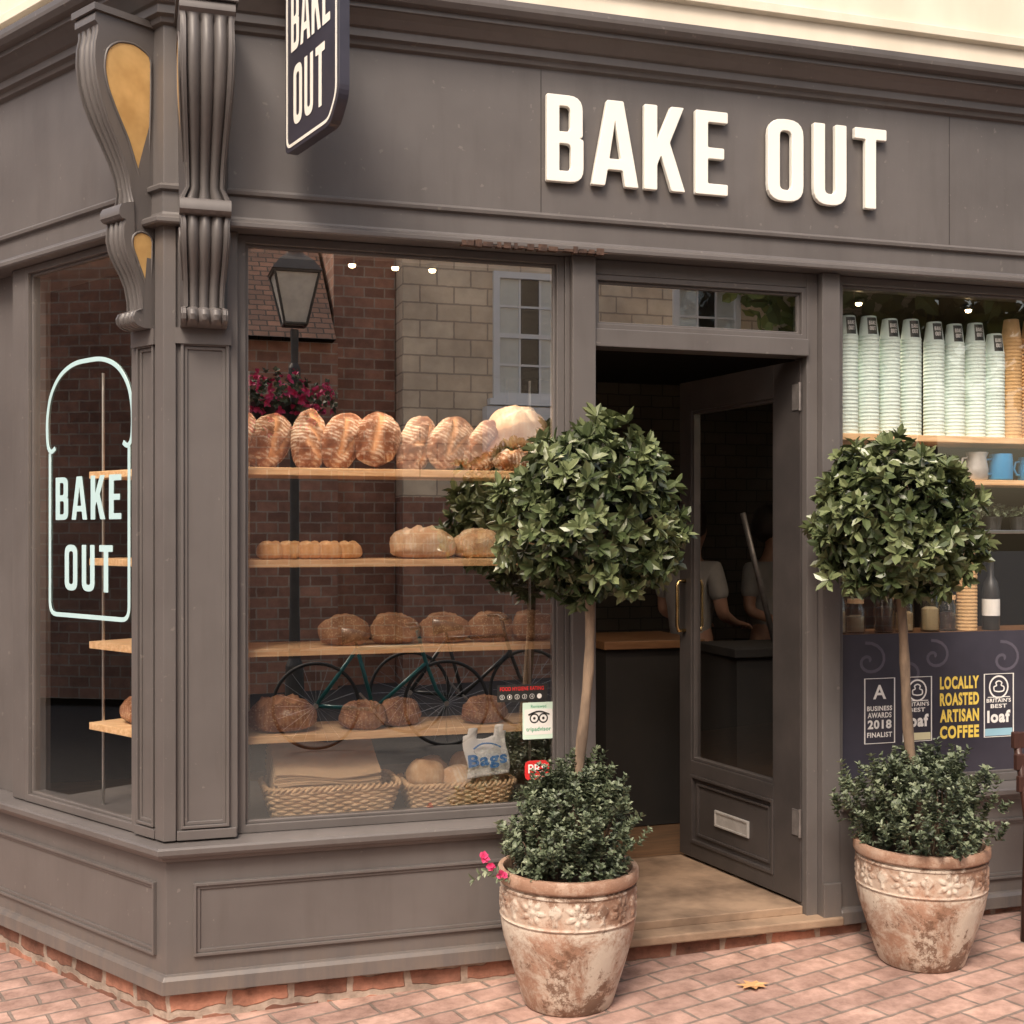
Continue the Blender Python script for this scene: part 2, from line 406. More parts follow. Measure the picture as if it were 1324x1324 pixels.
def FM(x, z, o): return frm((1, 0, 0), fM(x, o, z))
def FLm(s, z, o): return frm(-L, fL(s, o, z))
def put(g, vs, fs, mat): return g.add([mat @ v for v in vs], fs)
def word(g, txt, x, y, h, mat, total=None, gap=.075, ext=0.0):
    ws = [GL[c][0] * h for c in txt]; tot = sum(ws) + gap * h * (len(txt) - 1); k = (total / tot) if total else 1
    cx = x
    for c, w in zip(txt, ws):
        _, vs, fs = glyph(c, h, ext)
        put(g, [Vector((v.x * k + cx, v.y + y, v.z)) for v in vs], fs, mat); cx += (w + gap * h) * k
def prism(g, pl, z0, z1):
    n = len(pl); g.add([(p.x, p.y, z0) for p in pl] + [(p.x, p.y, z1) for p in pl],
        [tuple(range(n)), tuple(range(n, 2 * n))] + [(i, (i + 1) % n, n + (i + 1) % n, n + i) for i in range(n)])
pl = lambda *p: [Vector((x, y, 0)) for x, y in p]

# ------------------------------------------------------------------ ground
def gz(x): return -.10 + .022 * max(-3, min(6, x))
def sheet(xs, y0, y1, dz):
    g = G()
    for y in (y0, y1):
        for x in xs: g.add([(x, y, gz(x) + dz)], [])
    n = len(xs); g.f = [(i, i + 1, i + n + 1, i + n) for i in range(n - 1)]; g.uv = [None] * (n - 1); return g
sheet([-2.9, 6, 70], -2.3, 70, 0).obj('pavement', PAVE, kind='structure', label='red brick pavement outside the shop', cat='pavement')
sheet([-90, -3, 6, 90], -90, 90, -.12).obj('road', ASPH, kind='structure', label='dark asphalt road beyond the kerb', cat='road')
g = G()
for (xa, ya, xb, yb) in ((-3.02, -2.42, 6, -2.30), (6, -2.42, 70, -2.30), (-3.02, -2.30, -2.90, 70)):
    za, zb = gz(xa), gz(xb)
    g.add([(xa, ya, za - .2), (xb, ya, zb - .2), (xb, yb, zb - .2), (xa, yb, za - .2), (xa, ya, za + .003), (xb, ya, zb + .003), (xb, yb, zb + .003), (xa, yb, za + .003)], [(0, 1, 2, 3), (4, 5, 6, 7), (0, 1, 5, 4), (1, 2, 6, 5), (2, 3, 7, 6), (3, 0, 4, 7)])
g.obj('kerb', KERBM, kind='structure', label='pale stone kerb between pavement and road', cat='kerb')

# ------------------------------------------------------------------ the shop
SL, XE = 2.6, 7.5
shop = empty('shop_building', (0, 0, 0), 'grey painted corner bakery shopfront with open glazed door', 'shop')
def cor(o, z): return Vector((-.559 * o, -o, z))
both = [(lambda o, z: fL(SL, o, z), -SL), (cor, 0), (lambda o, z: fM(XE, o, z), XE)]
toW = lambda x: [(lambda o, z: fL(SL, o, z), -SL), (cor, 0), (lambda o, z: fM(x, o, z), x)]
seg = lambda x0, x1: [(lambda o, z: fM(x0, o, z), x0), (lambda o, z: fM(x1, o, z), x1)]
fo = [(-.3, -.45), (-.012, -.45), (-.012, -.002), (-.3, -.002)]
G().sweep(fo, both).obj('brick_foundation', FOUND, shop, bevel=.003)
sr = [(-.10, 0), (.022, 0), (.022, .045), (.012, .058), (0, .06), (0, .43), (-.10, .43)]
G().sweep(sr, toW(1.405)).obj('stall_riser', PAINT, shop, bevel=.002)
G().sweep(sr, seg(2.495, XE)).obj('stall_riser', PAINT, shop, bevel=.002)
for a in ((.085, 1.33, fM), (2.57, 3.95, fM), (.055, 1.25, fL)):
    G().moulding(a[0], a[1], .115, .355, a[2]).obj('panel_moulding', PAINT, shop, bevel=.0015)
si = [(-.16, .432), (.018, .432), (.024, .445), (.045, .452), (.052, .462), (.052, .478), (.046, .484), (-.02, .497), (-.16, .497)]
G().sweep(si, toW(1.404)).obj('window_sill', PAINT, shop, bevel=.0015)
G().sweep(si, seg(2.498, XE)).obj('window_sill', PAINT, shop, bevel=.0015)
g = G()
pp = [fL(.174, -.1, 0), fL(.174, 0, 0), Vector((0, 0, 0)), Vector((.228, 0, 0)), Vector((.228, .1, 0)), cor(-.1, 0)]
prism(g, pp, .498, 2.50)
bp = [fL(.045, -.02, 0), fL(.045, .014, 0), cor(.016, 0), Vector((.030, -.014, 0)), Vector((.030, .02, 0))]
prism(g, bp, .499, 3.17)
g.moulding(.045, .200, .535, 2.125); g.moulding(.058, .160, .535, 2.125, fL)
g.box(.033, .224, .001, .016, .499, .53); g.box(.048, .170, .001, .016, .499, .53, fL)
g.obj('corner_post', PAINT, shop, bevel=.002)
G().box(1.386, 1.4045, -.10, -.022, .498, 2.50).box(1.405, 1.494, -.12, .004, .0, 2.50).box(1.405, 1.494, .004, .016, .0, .16).obj('door_post', PAINT, shop, bevel=.0025)
G().box(2.372, 2.4195, -.12, -.03, .0, 2.50).box(2.42, 2.497, -.12, .004, .0, 2.50).box(2.42, 2.497, .004, .016, .0, .16).obj('door_post', PAINT, shop, bevel=.0025)
G().box(.935, 1.03, -.1, .004, .498, 2.50, fL).obj('window_post', PAINT, shop, bevel=.0025)
G().box(3.93, 4.05, -.1, .004, .498, 2.50).obj('window_post', PAINT, shop, bevel=.0025)
G().box(1.03, SL, -.14, -.04, .498, 2.50, fL).obj('side_wall_panel', PAINT, shop)
G().box(4.05, XE, -.14, -.04, .498, 2.5).obj('side_wall_panel', PAINT, shop)
G().box(1.494, 2.372, -.11, -.012, 2.18, 2.245).obj('transom_bar', PAINT, shop, bevel=.003)
G().box(1.494, 2.372, -.11, -.03, 2.445, 2.50).obj('door_head', PAINT, shop, bevel=.003)
fa = [(-.3, 2.501), (.05, 2.501), (.055, 2.507), (.055, 2.520), (.042, 2.530), (.024, 2.536), (.020, 2.545), (.020, 2.612), (.034, 2.616), (.036, 2.628), (.028, 2.636), (.014, 2.640), (.014, 3.150),
      (.030, 3.156), (.034, 3.172), (.050, 3.178), (.050, 3.205), (.062, 3.210), (.085, 3.232), (.105, 3.248), (.112, 3.25), (.112, 3.268), (.135, 3.272), (.148, 3.288), (.15, 3.30), (.15, 3.318), (.0, 3.345), (-.3, 3.345)]
G().sweep(fa, both).obj('fascia_board', PAINT, shop, bevel=.0012)
for x in (1.28, 2.98): G().box(x, x + .003, .0141, .0152, 2.642, 3.149).obj('fascia_joint', PAINT_DK, shop)
g = G(); random.seed(3); x = .98; g.box(.98, 1.52, .05, .0560, 2.4995, 2.503)
while x < 1.5:
    w = random.uniform(.01, .04); h = random.uniform(.004, .016)
    g.box(x, x + w, .03, .0575, 2.501 - h * .4, 2.503 + h); x += w * random.uniform(.8, 1.8)
g.obj('rotten_timber_edge', DEADWOOD, shop)
up = [(-.3, 3.346), (-.03, 3.346), (-.03, 3.47), (-.005, 3.475), (-.005, 3.51), (-.03, 3.515), (-.03, 7.2), (-.3, 7.2)]
G().sweep(up, both).obj('upper_wall', CREAM, shop, bevel=.002)
def window(a0, a1, z0, z1, fr, name='window', w=.028, sh=0, gm=None):
    g = G().ring(a0, a1, z0, z1, w, -.085 + sh * .5, -.03 + sh, fr).ring(a0 + w * .999, a1 - w * .999, z0 + w * .999, z1 - w * .999, .010, -.08 + sh * .5, -.045 + sh, fr)
    wo = g.obj(name, PAINT, shop, bevel=.002)
    p = G(); q = w * .6; po = -.055 + sh
    p.add([fr(a0 + q, po, z0 + q), fr(a1 - q, po, z0 + q), fr(a1 - q, po, z1 - q), fr(a0 + q, po, z1 - q)], [(0, 1, 2, 3)])
    p.obj('window_pane', gm or GLASS, wo); return wo
window(.2285, 1.3855, .498, 2.4995, fM, w=.028)
window(.1745, .9345, .498, 2.4995, fL, w=.026, sh=.035, gm=GLASSL)
window(2.4975, 3.9295, .498, 2.4995, fM, w=.032, gm=GLASSL)
window(1.4945, 2.3715, 2.2455, 2.4445, fM, 'transom_window', w=.02)
G().box(1.40, 2.50, -.06, .03, -.001, .032).obj('doorstep', STEPST, shop, bevel=.006)
G().box(1.495, 2.37, -.9, -.055, .03, .062).obj('threshold', STEPST, shop, bevel=.004)
def inner(o): c1 = cor(-o, 0); c2 = fL(SL, -o, 0); return [c1, c2, Vector((-1.2, 3.6, 0)), Vector((4.7, 3.6, 0)), Vector((4.7, o, 0))]
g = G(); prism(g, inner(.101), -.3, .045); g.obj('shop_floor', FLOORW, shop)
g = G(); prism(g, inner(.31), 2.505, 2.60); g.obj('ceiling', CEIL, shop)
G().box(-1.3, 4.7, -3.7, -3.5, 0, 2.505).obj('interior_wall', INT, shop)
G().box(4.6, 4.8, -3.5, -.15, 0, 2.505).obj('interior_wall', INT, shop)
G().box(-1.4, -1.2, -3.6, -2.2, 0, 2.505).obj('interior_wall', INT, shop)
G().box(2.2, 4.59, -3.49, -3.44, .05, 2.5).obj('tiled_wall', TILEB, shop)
g = G(); prism(g, pl((1.40, .1), (.08, .1), *[(v.x, v.y) for v in (cor(-.1, 0), fL(.92, -.1, 0), fL(.92, -.55, 0))], (1.40, .55)), .44, .494)
g.obj('window_board', PAINT, shop)
g = G(); prism(g, pl((3.93, .1), (2.5, .1), (2.5, .45), (3.93, .45)), .44, .494); g.obj('window_board', PAINT, shop)

PROF = [(0, 3.15), (.255, 3.15), (.262, 3.14), (.262, 3.12), (.250, 3.11), (.252, 3.09), (.262, 3.05), (.264, 3.00), (.256, 2.94), (.236, 2.88), (.205, 2.82), (.170, 2.765), (.138, 2.71), (.116, 2.66), (.105, 2.61), (.104, 2.575),
        (.120, 2.570), (.150, 2.560), (.160, 2.545), (.160, 2.525), (.150, 2.515), (.136, 2.512), (.142, 2.49), (.143, 2.455), (.134, 2.42), (.115, 2.385), (.090, 2.350), (.070, 2.31), (.060, 2.265), (.058, 2.235),
        (.072, 2.23), (.092, 2.222), (.102, 2.205), (.098, 2.188), (.085, 2.178), (.060, 2.172), (0, 2.172)]
def wz(z, p=1):
    if z > 3.105: return 1.04
    if z > 2.58:
        t = min(1, max(0, (2.98 - z) / .40)); return 1 - .26 * (t * t * (3 - 2 * t))
    if z > 2.511: return .98
    t = min(1, max(0, (2.46 - z) / .2)); return .92 - .14 * (t * t * (3 - 2 * t)) if z > 2.232 else .90
def console(a0, a1, fr, kp=1.0):
    g = G(); n = len(PROF); K = 49; w = a1 - a0; am = (a0 + a1) / 2; vs = []
    for i in range(K):
        u = i / (K - 1)
        fl = abs(math.sin((u - .12) / .76 * math.pi * 3)) ** .6 if .12 < u < .88 else 0
        off = -.020 * (1 - fl) if .12 < u < .88 else (0 if .03 < u < .97 else -.004)
        for j, (p, z) in enumerate(PROF):
            k = off if (p > .03 and not (1 <= j <= 4) and not (16 <= j <= 20)) else 0
            vs.append(fr(am + w * (u - .5) * wz(z), p * kp + k, z))
    fs = [(i * n + j, i * n + (j + 1) % n, (i + 1) * n + (j + 1) % n, (i + 1) * n + j) for i in range(K - 1) for j in range(n)]
    fs += [tuple(range(n)), tuple(range((K - 1) * n, K * n))]
    g.add(vs, fs)
    g.box(a0 - .012, a1 + .012, -.0, .27 * kp, 3.1505, 3.172, fr)
    g.box(a0 - .008, a1 + .008, .0, .02, 2.12, 2.1715, fr)
    o = g.obj('console_bracket', PAINT, shop); smooth_sharp(o, 35)
    for e in (-1, 1):
        u1 = [(.030, 3.06), (.10, 3.085), (.17, 3.075), (.215, 3.04), (.225, 2.98), (.21, 2.92), (.17, 2.85), (.12, 2.775), (.085, 2.70), (.06, 2.64), (.030, 2.60), (.03, 2.70), (.03, 2.80), (.03, 2.9), (.03, 2.98)]
        u2 = [(.02, 2.475), (.07, 2.485), (.105, 2.465), (.105, 2.43), (.08, 2.385), (.05, 2.33), (.03, 2.28), (.02, 2.27), (.02, 2.35), (.02, 2.42)]
        for uu in (u1, u2):
            gi = G(); gr = G()
            q = rnd([(a * kp, b) for a, b in uu], .02, 2); m = len(q)
            sd_ = lambda z, d: am + e * (w / 2 * wz(z) + d)
            zs = sorted(set(round(b, 4) for a, b in q))
            rows = []
            for z in zs:
                xs_ = []
                for i in range(m):
                    (pa, za), (pb, zb) = q[i], q[(i + 1) % m]
                    if min(za, zb) <= z <= max(za, zb) and abs(za - zb) > 1e-6: xs_.append(pa + (pb - pa) * (z - za) / (zb - za))
                if len(xs_) >= 2: rows.append((z, min(xs_), max(xs_)))
            vv = []
            for z, x0_, x1_ in rows: vv += [fr(sd_(z, .0025), x0_, z), fr(sd_(z, .0025), x1_, z), fr(sd_(z, -.003), x1_, z), fr(sd_(z, -.003), x0_, z)]
            ff = []
            for i in range(len(rows) - 1):
                for a_, b_ in ((0, 1), (1, 2), (2, 3), (3, 0)): ff.append((i * 4 + a_, i * 4 + b_, (i + 1) * 4 + b_, (i + 1) * 4 + a_))
            ff += [(0, 1, 2, 3), tuple((len(rows) - 1) * 4 + i for i in range(4))]
            gi.add(vv, ff)
            gr.tube([fr(sd_(z, .002), p, z) for p, z in q], .004, 6, True)
            gi.obj('gold_inlay', GOLD, o)
            gr.obj('inlay_beading', PAINT, o, smooth=True)
console(.035, .198, fM); console(.052, .172, fL, .86)

# ---------------- door
H = Vector((2.362, .062, 0)); D = Vector((-.15, .989, 0)).normalized(); DW = .84
fD = lambda a, o, z: H + D * (DW - a) + (-D).cross(UP) * o + UP * z
g = G()
g.box(0, .09, -.045, 0, .075, 2.172, fD); g.box(DW - .165, DW, -.045, 0, .075, 2.172, fD)
g.box(.09, DW - .165, -.045, 0, 2.04, 2.172, fD); g.box(.09, DW - .165, -.045, 0, .44, .50, fD)
g.box(.09, DW - .165, -.045, 0, .075, .14, fD); g.box(.09, DW - .165, -.03, -.012, .14, .44, fD)
g.ring(.0902, DW - .1652, .5, 2.04, .014, -.04, -.006, fD); g.ring(.0902, DW - .1652, .1402, .4398, .014, -.02, .006, fD); g.ring(.125, DW - .20, .175, .405, .010, -.02, -.004, fD)
door = g.obj('door', PAINT_DK, shop, bevel=.002); door['label'] = 'dark glazed shop door standing open inwards'
g = G().add([fD(a, -.025, z) for a, z in ((.1, .51), (DW - .17, .51), (DW - .17, 2.03), (.1, 2.03))], [(0, 1, 2, 3)]); g.obj('door_pane', GLASSD, door)
g = G().box(.26, .50, -.0119, -.006, .245, .315, fD); g.ring(.262, .498, .247, .313, .008, -.006, -.002, fD); g.obj('letter_plate', ALU, door, bevel=.001)
for z in (1.98, .33):
    g = G().box(DW - .045, DW - .004, .0003, .004, z, z + .10, fD)
    g.tube([fD(DW + .003, .004, z - .004), fD(DW + .003, .004, z + .104)], .006, 10)
    g.obj('hinge', HINGEM, door)
for side in (0, 1):
    o0 = .0 if side == 0 else -.045; sg = 1 if side == 0 else -1
    pts = [fD(.045, o0, 1.07), fD(.045, o0 + sg * .035, 1.07), fD(.045, o0 + sg * .042, 1.09), fD(.045, o0 + sg * .042, 1.27), fD(.045, o0 + sg * .035, 1.29), fD(.045, o0, 1.29)]
    G().tube(pts, .008, 10).obj('door_handle', BRASS, door, smooth=True)

# ---------------- fascia sign letters
sign = empty('fascia_sign', (1.3, -.02, 2.748), 'raised cream capital letters spelling BAKE OUT on grey fascia', 'sign')
Hh = .309
for ch, x in zip('BAKEOUT', (1.294, 1.463, 1.667, 1.870, 2.166, 2.360, 2.538)):
    w, vs, fs = glyph(ch, Hh, .011, .003)
    k = {'B': 1.0, 'A': 1.09, 'K': 1.07, 'E': 1.06, 'O': 1.06, 'U': 1.02, 'T': .98}[ch]
    g = G(); put(g, [Vector((v.x * k, v.y, v.z)) for v in vs], fs, frm((1, 0, 0), (0, 0, 0)))
    g.obj('letter', WHITE, sign, (x - 1.3, -.012, 0))
# ---------------- projecting sign
ps = empty('hanging_sign', (.37, -.12, 2.73), 'dark projecting sign with white border and BAKE OUT lettering', 'sign')
RS = Vector((.26, -.97, 0)).normalized()
FS = frm(RS, (0, 0, 0))
def flat(g, pts, z0, z1, mt):
    m = len(pts); g.add([mt @ Vector((x, y, z)) for z in (z0, z1) for x, y in pts], [tuple(range(m)), tuple(range(m, 2 * m))] + [(i, (i + 1) % m, m + (i + 1) % m, m + i) for i in range(m)])
out = rnd([(0, .0, .03), (.36, 0, .03), (.425, .075, .03), (.425, .53, .03), (.36, .60, .03), (0, .6, .03)], .03, 4)
g = G(); flat(g, out, -.035, 0, FS); g.obj('sign_board', NAVY, ps, bevel=.002)
def strip(g, pts, w, mt, z=.0, closed=True, th=.0015):
    n = len(pts); pv = [Vector(p) for p in pts]; vs = []
    for i, p in enumerate(pv):
        d = (pv[(i + 1) % n] - pv[i - 1]) if closed else (pv[min(i + 1, n - 1)] - pv[max(0, i - 1)])
        d.normalize(); nn = Vector((-d.y, d.x)) * w / 2
        for zz in (z, z + th):
            vs += [mt @ Vector((p.x + nn.x, p.y + nn.y, zz)), mt @ Vector((p.x - nn.x, p.y - nn.y, zz))]
    fs = []
    for i in range(n if closed else n - 1):
        j = (i + 1) % n; a = i * 4; b = j * 4
        fs += [(a, a + 1, b + 1, b), (a + 2, b + 2, b + 3, a + 3), (a, b, b + 2, a + 2), (a + 1, a + 3, b + 3, b + 1)]
    if not closed: fs += [(0, 2, 3, 1), (n * 4 - 4, n * 4 - 3, n * 4 - 1, n * 4 - 2)]
    g.add(vs, fs)
inn = rnd([(.018, .018, .03), (.352, .018, .03), (.407, .082, .03), (.407, .523, .03), (.352, .582, .03), (.018, .582, .03)], .03, 4)
g = G(); strip(g, inn, .010, FS, .0005); g.obj('sign_border', WHITE, ps)
g = G(); word(g, 'BAKE', .055, .315, .19, FS @ Matrix.Translation((0, 0, .002)), .31); word(g, 'OUT', .075, .075, .19, FS @ Matrix.Translation((0, 0, .002)), .25, .12)
g.obj('sign_lettering', WHITE, ps)
g = G(); g.tube([(-.0, .10, .62), FS @ Vector((.48, .62, -.017))], .012, 10)
g.tube([FS @ Vector((.08, .6, -.017)), FS @ Vector((.08, .625, -.017))], .006, 8); g.tube([FS @ Vector((.34, .6, -.017)), FS @ Vector((.34, .625, -.017))], .006, 8)
g.obj('sign_arm', BLACK, ps, smooth=True)

# ---------------- window decal on chamfer window
DO = -.0175
wd = empty('window_sign', fL(.5, DO, 1.2), 'pale loaf outline with BAKE OUT lettering on window glass', 'sign')
T0 = Matrix.Translation(-fL(.5, DO, 1.2))
FD = T0 @ FLm(.805, 1.205, DO)
def cat(pts, n=6):
    o = []; p = [pts[0]] + list(pts) + [pts[-1]]
    for i in range(1, len(p) - 2):
        a, b, c, d = [Vector(q) for q in p[i - 1:i + 3]]
        for k in range(n):
            t = k / n; q = .5 * ((2 * b) + (c - a) * t + (2 * a - 5 * b + 4 * c - d) * t * t + (3 * b - a - 3 * c + d) * t ** 3); o.append((q.x, q.y))
    o.append(tuple(pts[-1])); return o
W_, H_ = .575, .91
dome = [(.10, .668), (.055, .655), (.015, .672), (.0, .72), (.004, .80), (.05, .885), (.16, .955), (.32, .993), (.5, 1.0), (.68, .993), (.84, .955), (.95, .885), (.996, .80), (1, .72), (.985, .672), (.945, .655), (.90, .668)]
g = G(); strip(g, [(x * W_, y * H_) for x, y in cat(dome)], .016, FD, 0, False)
strip(g, [(.035 * W_, .65 * H_)] + [b for b in rnd([(.035 * W_, .65 * H_), (.035 * W_, 0), (.965 * W_, 0), (.965 * W_, .65 * H_)], .045, 5) if b[1] < .55 * H_] + [(.965 * W_, .65 * H_)], .016, FD, 0, False)
g.obj('loaf_outline', DECAL, wd)
for wd_, a in (('BAKE', (.06, .345, .155, FD, .445, .12)), ('OUT', (.125, .09, .165, FD, .325, .16))):
    g = G(); word(g, wd_, *a); g.obj('lettering', DECAL, wd)

# ------------------------------------------------------------------ display shelves
SH = (1.727, 1.41, 1.105, .808)
for z in SH:
    g = G()
    B = cor(-.10, 0); C = B + L * .60; Dp = C + N * .28
    ic = Vector(((.38 - .38 * .524) / .8516, .38, 0))
    prism(g, [Vector((1.395, .10, 0)), B, C, Dp, ic, Vector((1.395, .38, 0))], z - .026, z)
    g.obj('display_shelf', WOOD, bevel=.002, label='long pine display shelf holding bread in window', cat='shelf', group='bread display shelves')
for p in (fL(.66, -.16, 0), fL(.66, -.36, 0), Vector((1.375, .41, 0)), Vector((.30, .43, 0))):
    G().tube([(0, 0, 0), (0, 0, 1.6)], .006, 8).obj('shelf_support', STEEL, loc=(p.x, p.y, .495), label='slim vertical metal rod holding display shelves', cat='shelf support', group='shelf support rods')

def loaf_me(name, lx, ly, lz, cuts, mat, seed, n=48, dc=.10, rough=.035):
    me = bpy.data.meshes.new(name); bm = bmesh.new(); bmesh.ops.create_uvsphere(bm, u_segments=n, v_segments=n // 2, radius=1)
    cv = []
    for v in bm.verts:
        p = v.co.copy()
        q = Vector([math.copysign(abs(c) ** .88, c) for c in p])
        nz = noise.noise(p * 1.6 + Vector((seed * 7.1, 0, 0))) * .12 + noise.noise(p * 5 + Vector((seed, 3, 0))) * rough + noise.noise(p * 10 + Vector((seed, 9, 0))) * rough * .5
        q *= 1 + nz
        if q.z < 0: q.z *= .55
        cut = 0
        if p.z > 0:
            for (cx, cy, ang, ln, wd) in cuts:
                dx, dy = p.x - cx, p.y - cy
                a = dx * math.cos(ang) + dy * math.sin(ang); b = -dx * math.sin(ang) + dy * math.cos(ang)
                e = math.exp(-(b / wd) ** 2) * (1 if abs(a) < ln else math.exp(-((abs(a) - ln) / .1) ** 2))
                e2 = math.exp(-((b - wd * 1.4) / (wd * .5)) ** 2) * (1 if abs(a) < ln else 0)
                cut = max(cut, e); q.z -= dc * e; q.z += dc * .8 * e2
        v.co = Vector((q.x * lx / 2, q.y * ly / 2, q.z * lz / 1.5 + lz * .34))
        cv.append(cut)
    bm.to_mesh(me); bm.free()
    at = me.attributes.new('cut', 'FLOAT', 'POINT'); at.data.foreach_set('value', cv)
    me.materials.append(mat); me.shade_smooth(); return me
cutA = [(-.35, 0, R(70), .5, .09), (.05, 0, R(70), .55, .09), (.42, 0, R(70), .45, .09)]
cutB = [(0, .05, R(8), .65, .12)]
cutC = [(0, 0, R(20), .6, .09), (0, 0, R(110), .5, .09)]
cutD = [(0, .2, R(25), .6, .10), (-.1, -.25, R(-10), .4, .07)]
sour = [loaf_me('sourdough', a, b, c, cc, SOUR, s, dc=.15, rough=.04) for s, cc, a, b, c in ((1, cutB, .24, .15, .09), (2, cutD, .22, .155, .10), (3, cutA, .25, .14, .085), (4, cutD, .23, .15, .095), (5, cutB, .215, .16, .10), (6, cutC, .24, .145, .09), (7, cutD, .23, .16, .085))]
random.seed(11)
for k, (X, tilt, yaw, zr, dy) in enumerate(((.215, 34, 15, 85, 0), (.338, 40, 20, 94, .02), (.468, 16, 36, 80, -.01), (.600, 38, 6, 92, .01), (.735, 28, -14, 98, -.015), (.868, 34, 26, 84, .015), (1.00, 38, 0, 90, -.01), (1.125, 54, 14, 94, .0))):
    me = sour[k % 7]
    o = link('sourdough_loaf', me, None, (X, .255 + dy, SH[0] + .094), label='round floured sourdough loaf leaning on top pine shelf', cat='bread', group='sourdough loaves')
    o.rotation_euler = (Matrix.Rotation(R(tilt), 3, 'Y') @ Matrix.Rotation(R(yaw), 3, 'Z') @ Matrix.Rotation(R(68), 3, 'X') @ Matrix.Rotation(R(zr), 3, 'Z')).to_euler()
whit = loaf_me('floured_round', .22, .20, .14, cutC, PALE, 9, dc=.05)
link('sourdough_loaf', whit, None, (1.275, .27, SH[0] + .11), label='pale heavily floured round loaf stacked on shelf', cat='bread', group='sourdough loaves', rot=(R(28), R(5), 0))
link('sourdough_loaf', sour[2], None, (1.28, .19, SH[0]), label='scored brown loaf lying flat on top shelf', cat='bread', group='sourdough loaves', rot=(0, 0, R(15)))
bun = loaf_me('small_roll', .10, .10, .066, [(0, 0, R(60), .6, .14)], PLAIT, 5, 24)
for X in (.355, .425, .492, .560, .628):
    link('bread_roll', bun, None, (X, .19 + random.uniform(-.01, .01), SH[1]), label='small golden roll batched in a row on shelf', cat='bread roll', group='bread rolls', rot=(0, 0, random.uniform(-.5, .5)))
pl1 = loaf_me('floured_loaf', .245, .17, .118, cutA, PALE, 12); pl2 = loaf_me('floured_loaf_small', .20, .14, .105, cutB, PALE, 13)
link('floured_loaf', pl1, None, (.896, .19, SH[1]), label='large pale floured loaf on second pine shelf', cat='bread', rot=(0, 0, R(5)))
link('floured_loaf', pl2, None, (1.11, .19, SH[1]), label='oval brown loaf on second pine shelf', cat='bread', rot=(0, 0, R(-6)))
link('floured_loaf', pl2, None, (1.29, .21, SH[1]), label='oval brown loaf on second pine shelf', cat='bread', rot=(0, 0, R(12)))
sd = [loaf_me('seeded', .182, .125, .108, [(0, .1, R(10), .6, .2)], SEED, s, dc=.12, rough=.05) for s in (21, 22, 23)]
for i, X in enumerate((.613, .790, .976, 1.149, 1.315)):
    link('seeded_loaf', sd[i % 3], None, (X, .18, SH[2]), label='seed crusted loaf on third pine shelf', cat='bread', group='seeded loaves', rot=(0, 0, R(random.uniform(-14, 14))))
dk = [loaf_me('rye', .235, .15, .122, cutA, DARKB, 31, dc=.12, rough=.05), loaf_me('rye_small', .17, .125, .10, cutB, DARKB, 32, dc=.12, rough=.05)]
link('rye_loaf', dk[0], None, (.395, .19, SH[3]), label='large dark scored rye loaf on lowest shelf', cat='bread', rot=(0, 0, R(-8)))
for X, Y in ((.675, .17), (.812, .21)):
    link('rye_loaf', dk[1], None, (X, Y, SH[3]), label='small dark rye loaf on lowest shelf', cat='bread', rot=(0, 0, R(random.uniform(-20, 20))))
link('rye_loaf', dk[1], None, (1.126, .18, SH[3]), label='low seeded brown loaf beside stickers', cat='bread', rot=(0, 0, R(5)))
for s_, z, me in ((.35, 3, dk[1]), (.50, 3, dk[1]), (.28, 2, sd[0]), (.38, 0, sour[0])):
    p = fL(s_, -.22, SH[z]); link('rye_loaf' if z == 3 else 'seeded_loaf' if z == 2 else 'sourdough_loaf', me, None, p, label='brown loaf on shelf behind corner window', cat='bread', rot=(0, 0, R(120)))

